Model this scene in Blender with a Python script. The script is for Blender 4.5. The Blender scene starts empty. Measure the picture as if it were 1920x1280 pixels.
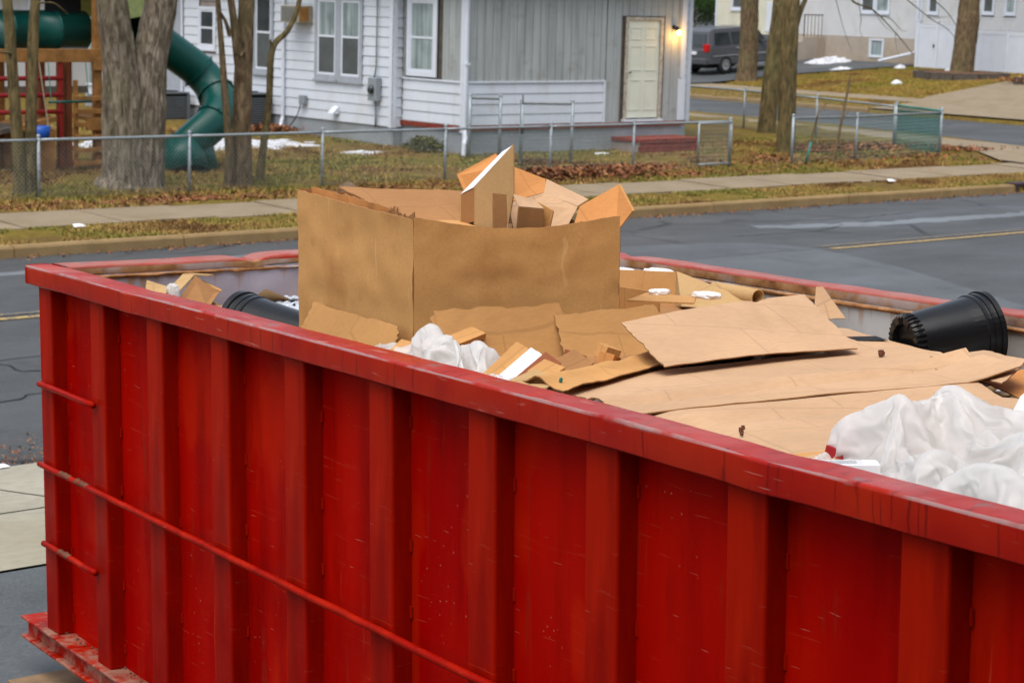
import bpy, bmesh, math, random
import numpy as np
from mathutils import Matrix, Vector, noise as mnoise
random.seed(7); rng = np.random.default_rng(7)
scene = bpy.context.scene
COL = scene.collection

# ---------------------------------------------------------------- camera
YAW, PITCH, ROLL = 0.697, 0.1659, 0.0272
fw = Vector((math.sin(YAW)*math.cos(PITCH), math.cos(YAW)*math.cos(PITCH), -math.sin(PITCH)))
r0 = Vector((math.cos(YAW), -math.sin(YAW), 0)); u0 = r0.cross(fw)
rt = r0*math.cos(ROLL) + u0*math.sin(ROLL); up = -r0*math.sin(ROLL) + u0*math.cos(ROLL)
cam = bpy.data.cameras.new('camera'); cam_o = bpy.data.objects.new('camera', cam); COL.objects.link(cam_o)
cam.sensor_width = 36; cam.lens = 3928/1920*36; cam.clip_end = 2000; cam.clip_start = 0.1
cam_o.matrix_world = Matrix(((rt.x, up.x, -fw.x, 0), (rt.y, up.y, -fw.y, 0), (rt.z, up.z, -fw.z, 3.6), (0, 0, 0, 1)))
cam.dof.use_dof = True; cam.dof.focus_distance = 6.2; cam.dof.aperture_fstop = 9.5
scene.camera = cam_o

# ---------------------------------------------------------------- daylight: overcast
SUN_EL, SUN_AZ = math.radians(68), math.radians(-116)       # azimuth from +Y, positive towards +X
world = bpy.data.worlds.new('World'); scene.world = world; world.use_nodes = True
wn = world.node_tree; wn.nodes.clear()
sky = wn.nodes.new('ShaderNodeTexSky'); sky.sky_type = 'NISHITA'; sky.sun_disc = False
sky.sun_elevation = SUN_EL; sky.sun_rotation = SUN_AZ; sky.air_density = 1.0; sky.dust_density = 4.0; sky.ozone_density = 1.0
hsv = wn.nodes.new('ShaderNodeHueSaturation'); hsv.inputs['Saturation'].default_value = 0.55
bg = wn.nodes.new('ShaderNodeBackground'); bg.inputs['Strength'].default_value = 0.15
wo = wn.nodes.new('ShaderNodeOutputWorld')
wn.links.new(sky.outputs[0], hsv.inputs['Color']); wn.links.new(hsv.outputs[0], bg.inputs[0]); wn.links.new(bg.outputs[0], wo.inputs[0])
sun = bpy.data.lights.new('sun', 'SUN'); sun.energy = 0.85; sun.angle = math.radians(60); sun.color = (1, .955, .9)
sun_o = bpy.data.objects.new('sun', sun); COL.objects.link(sun_o)
sd = Vector((math.sin(SUN_AZ)*math.cos(SUN_EL), math.cos(SUN_AZ)*math.cos(SUN_EL), math.sin(SUN_EL)))
sun_o.rotation_euler = sd.to_track_quat('Z', 'Y').to_euler(); sun_o.location = sd*60
vs = scene.view_settings
vs.view_transform = 'Standard'; vs.look = 'None'; vs.gamma = 1; vs.use_curve_mapping = False; vs.exposure = 0.8

# ---------------------------------------------------------------- helpers
def empty(name, loc=(0, 0, 0), parent=None, mat=None):
    o = bpy.data.objects.new(name, None); COL.objects.link(o); o.parent = parent
    if mat is not None: o.matrix_world = mat
    else: o.location = loc
    o.empty_display_size = .1
    return o
def tag(o, label=None, cat=None, group=None, kind=None):
    if label: o['label'] = label
    if cat: o['category'] = cat
    if group: o['group'] = group
    if kind: o['kind'] = kind
    return o
def thing(name, label, cat, loc=(0, 0, 0), group=None, mat=None):
    return tag(empty(name, loc, None, mat), label, cat, group)
def mk(name, V, F, mat=None, parent=None, smooth=False, bevel=0, solid=0):
    me = bpy.data.meshes.new(name); me.from_pydata([tuple(v) for v in V], [], F); me.update()
    return put(name, me, mat, parent, smooth, bevel, solid)
def put(name, me, mat=None, parent=None, smooth=False, bevel=0, solid=0):
    if mat: me.materials.append(mat)
    if smooth: me.polygons.foreach_set('use_smooth', np.ones(len(me.polygons), dtype=bool))
    o = bpy.data.objects.new(name, me); COL.objects.link(o); o.parent = parent
    if solid:
        m = o.modifiers.new('thickness', 'SOLIDIFY'); m.thickness = solid; m.offset = 0; m.material_offset_rim = 1; me.materials.append(bpy.data.materials.get('brown_kraft_card')); m = o.modifiers.new('sharp', 'EDGE_SPLIT'); m.split_angle = .6
    if bevel:
        m = o.modifiers.new('bevel', 'BEVEL'); m.width = bevel; m.segments = 2; m.limit_method = 'ANGLE'; m.angle_limit = .6
    return o
def tris_mesh(name, V, mat, parent=None, cols=None):
    """V: (n,3,3) array of loose triangles"""
    n = len(V); me = bpy.data.meshes.new(name)
    me.vertices.add(n*3); me.vertices.foreach_set('co', np.ascontiguousarray(V, dtype=np.float32).ravel())
    me.loops.add(n*3); me.loops.foreach_set('vertex_index', np.arange(n*3, dtype=np.int32))
    me.polygons.add(n); me.polygons.foreach_set('loop_start', np.arange(0, n*3, 3, dtype=np.int32))
    me.polygons.foreach_set('loop_total', np.full(n, 3, dtype=np.int32)); me.update(calc_edges=True)
    if cols is not None:
        a = me.color_attributes.new('Col', 'FLOAT_COLOR', 'POINT')
        c = np.ones((n, 3, 4), dtype=np.float32); c[:, :, :3] = cols[:, None, :]; a.data.foreach_set('color', c.ravel())
    return put(name, me, mat, parent)
class MB:
    def __init__(s): s.v = []; s.f = []
    def add(s, V, F):
        b = len(s.v); s.v += [tuple(v) for v in V]; s.f += [tuple(i+b for i in q) for q in F]; return s
    def box(s, a, b):
        x0, y0, z0 = a; x1, y1, z1 = b
        return s.add([(x0,y0,z0),(x1,y0,z0),(x1,y1,z0),(x0,y1,z0),(x0,y0,z1),(x1,y0,z1),(x1,y1,z1),(x0,y1,z1)],
                     [(0,3,2,1),(4,5,6,7),(0,1,5,4),(1,2,6,5),(2,3,7,6),(3,0,4,7)])
    def prism(s, poly, h):
        """poly: list of 3D points, h: extrusion vector"""
        n = len(poly); P = [Vector(p) for p in poly]; h = Vector(h)
        return s.add(P+[p+h for p in P], [tuple(range(n))[::-1], tuple(range(n, 2*n))]+[(i, (i+1) % n, n+(i+1) % n, n+i) for i in range(n)])
    def tube(s, path, rad, n=8, cap=True, fn=None):
        P = [Vector(p) for p in path]; m = len(P)
        R = rad if hasattr(rad, '__len__') else [rad]*m
        rings = []; ref = None
        for i in range(m):
            t = (P[min(i+1, m-1)]-P[max(i-1, 0)]).normalized()
            if ref is None: ref = Vector((1, 0, 0)) if abs(t.x) < .8 else Vector((0, 1, 0))
            a = (ref-t*ref.dot(t)).normalized(); ref = a; b = t.cross(a)
            ring = []
            for k in range(n):
                th = 2*math.pi*k/n; d = a*math.cos(th)+b*math.sin(th); r = R[i]
                if fn: r = fn(r, th, P[i], d)
                ring.append(P[i]+d*r)
            rings += ring
        F = [(i*n+k, i*n+(k+1) % n, (i+1)*n+(k+1) % n, (i+1)*n+k) for i in range(m-1) for k in range(n)]
        if cap: F += [tuple(range(n))[::-1], tuple((m-1)*n+k for k in range(n))]
        return s.add(rings, F)
    def lathe(s, prof, org, ax, n=24, close=False):
        """prof: (distance along axis, radius)"""
        ax = Vector(ax).normalized(); ref = Vector((0, 0, 1)) if abs(ax.z) < .9 else Vector((1, 0, 0))
        a = (ref-ax*ref.dot(ax)).normalized(); b = ax.cross(a); org = Vector(org); V = []
        for d, r in prof:
            for k in range(n):
                th = 2*math.pi*k/n; V.append(org+ax*d+(a*math.cos(th)+b*math.sin(th))*r)
        m = len(prof); F = [(i*n+k, i*n+(k+1) % n, (i+1)*n+(k+1) % n, (i+1)*n+k) for i in range(m-1) for k in range(n)]
        if close: F += [tuple(range(n))[::-1], tuple((m-1)*n+k for k in range(n))]
        return s.add(V, F)
    def build(s, name, mat=None, parent=None, smooth=False, bevel=0): return mk(name, s.v, s.f, mat, parent, smooth, bevel)
def box(name, a, b, mat, parent=None, bevel=0): return MB().box(a, b).build(name, mat, parent, False, bevel)
def smooth_path(P, per=6):
    P = [Vector(p) for p in P]; out = []
    for i in range(len(P)-1):
        p0, p1, p2, p3 = P[max(i-1, 0)], P[i], P[i+1], P[min(i+2, len(P)-1)]
        for k in range(per):
            t = k/per; out.append(.5*((2*p1)+(p2-p0)*t+(2*p0-5*p1+4*p2-p3)*t*t+(3*p1-p0-3*p2+p3)*t**3))
    return out+[P[-1]]
def interp(xs, ys, x): return float(np.interp(x, xs, ys))
def fbm(x, y, z=0, o=3): return mnoise.fractal(Vector((x, y, z)), 1.0, 2.0, o)

# ---------------------------------------------------------------- procedural materials
class G:
    def __init__(s, name, coord='pos', rough=.7, spec=.3):
        s.m = bpy.data.materials.new(name); s.m.use_nodes = True; s.t = s.m.node_tree; s.b = s.t.nodes['Principled BSDF']
        s.b.inputs['Roughness'].default_value = rough; s.b.inputs['Specular IOR Level'].default_value = spec
        s.c = s.n('ShaderNodeNewGeometry').outputs['Position'] if coord == 'pos' else s.n('ShaderNodeTexCoord').outputs['Object']
    def n(s, t, ins=None, **at):
        nd = s.t.nodes.new(t)
        for k, v in at.items(): setattr(nd, k, v)
        for k, v in (ins or {}).items(): s.set(nd.inputs[k], v)
        return nd
    def set(s, sock, v):
        if isinstance(v, bpy.types.NodeSocket): s.t.links.new(v, sock)
        else: sock.default_value = (*v, 1) if (sock.type == 'RGBA' and len(v) == 3) else v
    def map(s, scale=(1, 1, 1), rot=(0, 0, 0), loc=(0, 0, 0), c=None):
        return s.n('ShaderNodeMapping', {'Vector': c or s.c, 'Scale': scale, 'Rotation': rot, 'Location': loc}).outputs[0]
    def noise(s, scale, detail=3, c=None, rough=.55, dist=0):
        return s.n('ShaderNodeTexNoise', {'Vector': c or s.c, 'Scale': scale, 'Detail': detail, 'Roughness': rough, 'Distortion': dist}).outputs['Fac']
    def voro(s, scale, c=None, feature='F1', out='Distance', rnd=1):
        return s.n('ShaderNodeTexVoronoi', {'Vector': c or s.c, 'Scale': scale, 'Randomness': rnd}, feature=feature).outputs[out]
    def ramp(s, fac, stops):
        r = s.n('ShaderNodeValToRGB', {'Fac': fac}); e = r.color_ramp.elements
        while len(e) < len(stops): e.new(.5)
        for q, (p, c) in zip(e, stops): q.position = p; q.color = (c, c, c, 1) if isinstance(c, (int, float)) else (*c, 1)
        return r.outputs[0]
    def mix(s, fac, a, b, mode='MIX'):
        m = s.n('ShaderNodeMix', data_type='RGBA', blend_type=mode)
        s.set(m.inputs[0], fac); s.set(m.inputs[6], a); s.set(m.inputs[7], b); return m.outputs[2]
    def math(s, op, a, b=0.0, clamp=False):
        m = s.n('ShaderNodeMath', operation=op, use_clamp=clamp); s.set(m.inputs[0], a); s.set(m.inputs[1], b); return m.outputs[0]
    def sep(s, c=None): return s.n('ShaderNodeSeparateXYZ', {'Vector': c or s.c}).outputs
    def col(s, v): s.set(s.b.inputs['Base Color'], v); return s
    def rough(s, v): s.set(s.b.inputs['Roughness'], v); return s
    def bump(s, h, strength=.3, dist=.01):
        s.set(s.b.inputs['Normal'], s.n('ShaderNodeBump', {'Height': h, 'Strength': strength, 'Distance': dist}).outputs[0]); return s

def simple(name, c, rough=.6, var=.18, scale=6, spec=.3, bump=0, coord='pos', metal=0):
    g = G(name, coord, rough, spec); n = g.noise(scale, 5)
    d = tuple(x*(1-var) for x in c); e = tuple(min(1, x*(1+var)) for x in c)
    g.col(g.ramp(n, [(.3, d), (.7, e)])); g.b.inputs['Metallic'].default_value = metal
    if bump: g.bump(g.noise(scale*8, 4), bump, .004)
    return g.m

def red_paint(name, fade_lit, mud=0):
    g = G(name, 'obj', .45, .04 if fade_lit else .025)
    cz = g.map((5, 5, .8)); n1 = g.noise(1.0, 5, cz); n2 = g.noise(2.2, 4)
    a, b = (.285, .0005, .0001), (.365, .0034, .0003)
    if fade_lit: a, b = (.265, .0026, .0003), (.34, .0092, .0006)  # rib tone: faded paint, and partly the ribs' lighting put into the colour
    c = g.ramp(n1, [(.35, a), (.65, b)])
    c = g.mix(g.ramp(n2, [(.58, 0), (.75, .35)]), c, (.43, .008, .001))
    # orange patches: glossy reflection banding painted into the colour
    refl = g.noise(1, 2, g.map((2.6, 2.6, 1.1), (0, 0, 0), (7, 2, 5))); c = g.mix(g.ramp(refl, [(.56, 0), (.60, .45)]), c, (.41, .014, .0015))
    # scratches: many faint, a few pale, curved by a slow warp
    wp = g.mix(.05, g.c, g.n('ShaderNodeTexNoise', {'Vector': g.c, 'Scale': 2.5, 'Detail': 2}).outputs['Color'], 'ADD')
    for rot, sc, th, st, cc in (((.40, 0, 0), (3, 2.4, 150), .71, .5, (.44, .05, .02)), ((.62, 0, 0), (3, 4, 170), .73, .45, (.44, .06, .025)), ((-.85, 0, 0), (3, 4, 190), .73, .6, (.46, .09, .045)), ((0.02, 0, 0), (3, 110, 2.0), .72, .45, (.46, .055, .02)), ((.45, 0, 0), (5, 5, 260), .77, .8, (.55, .30, .22)), ((1.2, 0, 0), (5, 8, 260), .76, .8, (.52, .22, .15))):
        s_ = g.noise(1.0, 2, g.map(sc, rot, (sc[1], 1, st*9), wp)); c = g.mix(g.ramp(s_, [(th, 0), (th+.03, st)]), c, cc)
    # chips and rust freckles
    v = g.voro(34); k = g.noise(3.1, 3)
    chip = g.math('MULTIPLY', g.ramp(v, [(.07, 1), (.12, 0)]), g.ramp(k, [(.54, 0), (.64, 1)]))
    c = g.mix(g.math('MULTIPLY', chip, .6), c, (.45, .20, .14))
    sm = g.noise(1, 5, g.map((7, 7, 1.1), (0, 0, 0), (3, 1, 2)), .6); c = g.mix(g.ramp(sm, [(.50, 0), (.66, .55)]), c, tuple(t*.55 for t in a))
    rn = g.math('MULTIPLY', g.ramp(g.noise(1, 4, g.map((30, 30, .7))), [(.60, 0), (.68, .5)]), g.ramp(g.noise(2.5, 3), [(.5, 0), (.62, 1)])); c = g.mix(rn, c, (.13, .025, .012))
    if mud: c = g.mix(g.ramp(g.noise(7, 6, None, .68), [(.46, 0), (.60, .85)]), c, (.30, .17, .12)); c = g.mix(g.ramp(g.noise(2.2, 5), [(.5, 0), (.62, .6)]), c, (.17, .09, .06))
    g.col(c); g.rough(g.ramp(g.noise(5, 4), [(.3, .34), (.7, .55)]))
    g.bump(g.noise(9, 4, g.map((1, 1, .5))), .08, .01)
    return g.m
def rim_paint():
    g = G('worn_rim_paint', 'obj', .34, .14); x, y, z = g.sep()
    n1 = g.noise(3, 5); c = g.ramp(n1, [(.35, (.29, .004, .001)), (.65, (.37, .016, .002))])
    drip = g.noise(1, 3, g.map((14, 60, 2.2), (0, 0, 0), (0, 0, 0), g.mix(.03, g.c, g.n('ShaderNodeTexNoise', {'Vector': g.c, 'Scale': 9, 'Detail': 2}).outputs['Color'], 'ADD'))); c = g.mix(g.ramp(drip, [(.60, 0), (.64, .7)]), c, (.13, .002, .001))
    c = g.mix(g.ramp(g.noise(1, 3, g.map((3, 9, 2))), [(.55, 0), (.7, .45)]), c, (.19, .004, .002))
    c = g.mix(g.ramp(g.noise(1, 2, g.map((60, 5, 90), (.6, 0, .3))), [(.69, 0), (.72, .5)]), c, (.5, .22, .17))
    inn = g.math('MULTIPLY', g.math('MULTIPLY', g.math('GREATER_THAN', x, .09), g.math('LESS_THAN', x, 2.40)), g.math('MULTIPLY', g.math('LESS_THAN', y, -.165), g.math('LESS_THAN', z, -.012)))
    ru = g.ramp(g.noise(11, 6, None, .65), [(.32, (.13, .05, .025)), (.5, (.30, .15, .06)), (.68, (.40, .24, .13))])
    c = g.mix(inn, c, g.mix(g.ramp(g.noise(4, 4), [(.5, 0), (.6, .7)]), ru, (.38, .33, .33)))
    top = g.math('GREATER_THAN', z, -.012)
    scuff = g.ramp(g.noise(2.6, 6, g.map((1, .6, 1)), .62), [(.54, 0), (.70, .5)])
    c = g.mix(g.math('MULTIPLY', top, scuff), c, (.40, .13, .105))
    fr_ = g.math('MULTIPLY', g.math('MAXIMUM', g.math('GREATER_THAN', x, 2.2), g.math('MULTIPLY', g.math('GREATER_THAN', y, -.172), g.math('GREATER_THAN', x, .112))), top); c = g.mix(g.math('MULTIPLY', fr_, g.ramp(g.noise(3.5, 6, None, .65), [(.36, .25), (.6, .85)])), c, (.33, .125, .095))
    gr = g.ramp(g.noise(6, 6, None, .7), [(.6, 0), (.66, .8)]); c = g.mix(g.math('MULTIPLY', top, gr), c, (.16, .10, .095))
    # bare metal along the outer top arris
    e = g.math('MULTIPLY', g.math('GREATER_THAN', z, -.008), g.math('LESS_THAN', x, .0065))
    e = g.math('MULTIPLY', e, g.ramp(g.noise(4, 5), [(.40, 0), (.52, .8)])); c = g.mix(e, c, (.30, .20, .19))
    g.col(c); g.rough(g.ramp(g.noise(4, 5), [(.35, .25), (.7, .5)])); g.bump(g.noise(14, 5), .15, .006)
    return g.m
def inner_steel(name, tint):
    g = G(name, 'obj', .55, .3); x, y, z = g.sep()
    c = g.ramp(g.noise(4, 5), [(.3, tuple(t*.75 for t in tint)), (.7, tint)])
    st = g.noise(1, 4, g.map((22, 22, 1.3))); hi = g.ramp(z, [(0, 0), (1, 1)])
    reach = g.math('ADD', st, g.math('MULTIPLY', g.math('ADD', z, .16), 1.6))
    c = g.mix(g.ramp(reach, [(.66, 0), (.82, .8)]), c, (.33, .17, .065))
    c = g.mix(g.ramp(g.noise(1, 3, g.map((40, 40, 1.5))), [(.66, 0), (.72, .55)]), c, (.14, .08, .06))
    c = g.mix(g.ramp(g.noise(17, 6, None, .7), [(.66, 0), (.74, .6)]), c, (.24, .10, .05))
    g.col(c); g.bump(g.noise(20, 5), .25, .006); return g.m
def rust_strip():
    g = G('rusted_weld_strip', 'obj', .8, .2)
    c = g.ramp(g.noise(9, 6, None, .65), [(.32, (.12, .05, .025)), (.5, (.30, .14, .05)), (.68, (.42, .22, .11))])
    g.col(g.mix(g.ramp(g.noise(5, 3), [(.55, 0), (.62, .8)]), c, (.33, .30, .31))); g.bump(g.noise(40, 5), .5, .006); return g.m
def kraft(name, c0, rot=0.0):
    g = G(name, 'obj', .82, .15)
    c = g.ramp(g.noise(2.2, 5), [(.3, tuple(t*.86 for t in c0)), (.7, tuple(min(1, t*1.08) for t in c0))])
    c = g.mix(g.ramp(g.noise(5, 6, None, .65), [(.58, 0), (.75, .35)]), c, tuple(t*.62 for t in c0))
    cor = g.n('ShaderNodeTexWave', {'Vector': g.map((1, 1, 1), (0, 0, rot)), 'Scale': 26, 'Distortion': 1.5, 'Detail': 2}, bands_direction='X').outputs['Fac']
    fib = g.noise(90, 3, g.map((.3, 1, 1)))
    c = g.mix(.05, c, g.ramp(fib, [(.4, .1), (.6, .7)]), 'OVERLAY')
    br = g.n('ShaderNodeTexBrick', {'Vector': g.map((1, 1, 1), (0, 0, rot*.15+.06)), 'Scale': 1.0, 'Mortar Size': .0045, 'Mortar Smooth': .6, 'Brick Width': .43, 'Row Height': .29}).outputs['Fac']
    wr = g.noise(1, 5, g.map((5, 26, 5), (0, 0, rot+.3)), .6); c = g.mix(g.math('MULTIPLY', br, .35), c, tuple(t*.55 for t in c0))
    cr_ = g.noise(1, 3, g.map((2, 40, 2), (0, 0, rot-.4))); c = g.mix(g.ramp(cr_, [(.70, 0), (.74, .4)]), c, tuple(t*.6 for t in c0)); g.col(c); g.bump(g.math('ADD', g.math('ADD', g.math('MULTIPLY', cor, .06), g.noise(7, 4)), g.math('MULTIPLY', wr, 1.6)), .20, .008); return g.m
def asphalt(name, c0, cracks=0, wet=.45):
    g = G(name, 'pos', .6, .35)
    sp = g.noise(70, 3, None, .8); c = g.ramp(sp, [(.3, tuple(t*.55 for t in c0)), (.5, c0), (.72, tuple(t*2.1 for t in c0))])
    ag = g.noise(21, 5, None, .85); c = g.mix(g.ramp(ag, [(.38, .55), (.5, 0)]), c, tuple(t*.4 for t in c0)); c = g.mix(g.ramp(ag, [(.58, 0), (.72, .6)]), c, tuple(t*2.3 for t in c0)); bl = g.noise(.55, 5, g.map((.45, 1, 1))); c = g.mix(g.ramp(bl, [(.35, 0), (.7, .55)]), c, tuple(t*1.75 for t in c0))
    dk = g.noise(1.3, 4); c = g.mix(g.ramp(dk, [(.55, 0), (.72, .5)]), c, tuple(t*.5 for t in c0))
    if cracks:
        w = g.mix(.12, g.c, g.n('ShaderNodeTexNoise', {'Vector': g.c, 'Scale': 1.6, 'Detail': 4}).outputs['Color'], 'ADD')
        e = g.voro(cracks, w, 'DISTANCE_TO_EDGE'); k = g.ramp(g.noise(.35, 3), [(.46, 0), (.56, 1)])
        c = g.mix(g.math('MULTIPLY', g.ramp(e, [(.006, .85), (.016, 0)]), k), c, tuple(t*.25 for t in c0))
    g.col(c); g.rough(g.ramp(bl, [(.35, .72), (.65, wet)])); g.bump(sp, .5, .006); return g.m
def ground_mat():
    g = G('winter_lawn_soil', 'pos', .95, .05)
    c = g.ramp(g.noise(.8, 6, None, .65), [(.28, (.10, .055, .024)), (.42, (.19, .12, .040)), (.55, (.21, .155, .030)), (.72, (.28, .19, .055))])
    c = g.mix(g.ramp(g.noise(9, 5, None, .7), [(.35, .7), (.65, 0)]), c, (.05, .042, .014))
    g.col(c); g.bump(g.noise(14, 6, None, .7), .9, .05); return g.m
def attr_mat(name, rough=.8, spec=.15, trans=0):
    g = G(name, 'pos', rough, spec); a = g.n('ShaderNodeVertexColor', layer_name='Col').outputs[0]; g.col(a)
    if trans: pass
    return g.m
def concrete(name, c0, scale=2.0):
    g = G(name, 'pos', .9, .15)
    c = g.ramp(g.noise(scale, 6, None, .6), [(.3, tuple(t*.72 for t in c0)), (.7, c0)])
    c = g.mix(g.ramp(g.noise(scale*20, 4), [(.35, .5), (.6, 0)]), c, tuple(t*.6 for t in c0))
    c = g.mix(g.ramp(g.noise(scale*.6, 4), [(.52, 0), (.68, .45)]), c, (c0[0]*.62, c0[1]*.56, c0[2]*.42))
    g.col(c); g.bump(g.noise(40, 4), .3, .006); return g.m
def bark(name, c0, c1, moss=.3, sc=1.0):
    g = G(name, 'pos', .92, .1)
    p = g.map((9*sc, 9*sc, 2.6*sc)); w = g.noise(1.0, 6, p, .65, .6)
    c = g.ramp(w, [(.3, tuple(t*.4 for t in c0)), (.45, c0), (.62, c1)])
    c = g.mix(g.ramp(g.noise(1.1, 5, None, .6), [(.45, 0), (.75, moss)]), c, (.13, .14, .055))
    c = g.mix(g.ramp(g.noise(2.3, 5), [(.6, 0), (.7, .5)]), c, tuple(t*.5 for t in c0))
    g.col(c); g.bump(w, 1.0, .04); return g.m
def film():
    g = G('thin_white_plastic_film', 'obj', .22, .55); x = g.noise(6, 4)
    out = g.t.nodes['Material Output']; tl = g.n('ShaderNodeBsdfTranslucent', {'Color': (.93, .93, .91, 1)}); tr = g.n('ShaderNodeBsdfTransparent', {'Color': (.95, .95, .93, 1)})
    g.col((.86, .865, .86)); a = g.n('ShaderNodeMixShader', {0: .55}); g.t.links.new(g.b.outputs[0], a.inputs[1]); g.t.links.new(tl.outputs[0], a.inputs[2])
    b = g.n('ShaderNodeMixShader', {0: g.ramp(x, [(.35, .20), (.65, .05)])}); g.t.links.new(a.outputs[0], b.inputs[1]); g.t.links.new(tr.outputs[0], b.inputs[2])
    g.t.links.new(b.outputs[0], out.inputs['Surface']); g.bump(g.noise(1, 5, g.map((60, 14, 20), (0, 0, .5)), .6), .35, .006); return g.m
def siding_mat(name, c0, dirt=(.35, .30, .2), amt=.3):
    g = G(name, 'pos', .55, .25); c = g.ramp(g.noise(1.2, 5), [(.3, tuple(t*.9 for t in c0)), (.7, c0)])
    c = g.mix(g.ramp(g.noise(1, 5, g.map((2.5, 2.5, .9)), .65), [(.52, 0), (.75, amt)]), c, dirt); g.col(c); g.bump(g.noise(60, 2, g.map((.2, .2, 1))), .08, .003); return g.m
def plank_mat():
    g = G('weathered_grey_panel_siding', 'pos', .8, .15)
    c = g.ramp(g.noise(1, 6, g.map((9, 9, .6)), .65), [(.28, (.27, .29, .28)), (.55, (.37, .40, .395)), (.75, (.44, .475, .475))])
    z = g.sep()[2]; low = g.ramp(z, [(0, 0), (1, 1)])
    c = g.mix(g.ramp(g.noise(1, 5, g.map((2, 2, 3)), .65), [(.55, 0), (.75, .5)]), c, (.20, .19, .14)); g.col(c)
    g.bump(g.noise(1, 5, g.map((60, 60, 3))), .3, .005); return g.m
def glassy(name, c, rough=.06): 
    g = G(name, 'pos', rough, .6); g.col(g.ramp(g.noise(2.5, 3), [(.3, tuple(t*.6 for t in c)), (.7, c)])); return g.m
def emit(name, c, s):
    g = G(name); g.set(g.b.inputs['Emission Color'], c); g.b.inputs['Emission Strength'].default_value = s; g.col(c); return g.m
def curtain_mat():
    g = G('pale_curtain_behind_glass', 'pos', .22, .5); w = g.noise(1, 3, g.map((11, 11, .5)))
    g.col(g.mix(g.ramp(g.noise(1.6, 4), [(.45, 0), (.65, .6)]), g.ramp(w, [(.35, (.17, .225, .23)), (.65, (.36, .43, .43))]), (.10, .13, .13))); return g.m
def box_card():
    g = G('stained_box_card', 'obj', .85, .1); c0 = (.50, .275, .10)
    c = g.ramp(g.noise(2.2, 5), [(.3, tuple(t*.9 for t in c0)), (.7, tuple(t*1.06 for t in c0))])
    c = g.mix(g.ramp(g.noise(3.4, 5, g.map((1, 1, .8), (0, 0, 0), (4, 2, 1)), .6), [(.48, 0), (.66, .6)]), c, (.36, .17, .055))
    c = g.mix(g.ramp(g.noise(9, 5, None, .65), [(.6, 0), (.75, .3)]), c, (.27, .13, .05))
    fib = g.noise(130, 3); c = g.mix(.10, c, g.ramp(fib, [(.35, .2), (.65, .8)]), 'OVERLAY')
    sc = g.noise(1, 2, g.map((3, 60, 4), (0, .5, .2))); c = g.mix(g.ramp(sc, [(.70, 0), (.73, .5)]), c, (.62, .40, .18))
    g.col(c); g.bump(g.math('ADD', g.noise(6, 4), g.math('MULTIPLY', g.noise(1, 4, g.map((18, 18, 3))), .5)), .12, .008); return g.m
def snow_mat():
    g = G('old_snow', 'pos', .6, .3); g.col(g.ramp(g.noise(6, 5), [(.3, (.36, .37, .39)), (.6, (.62, .64, .67))])); g.bump(g.noise(16, 5), .5, .03); return g.m

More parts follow.
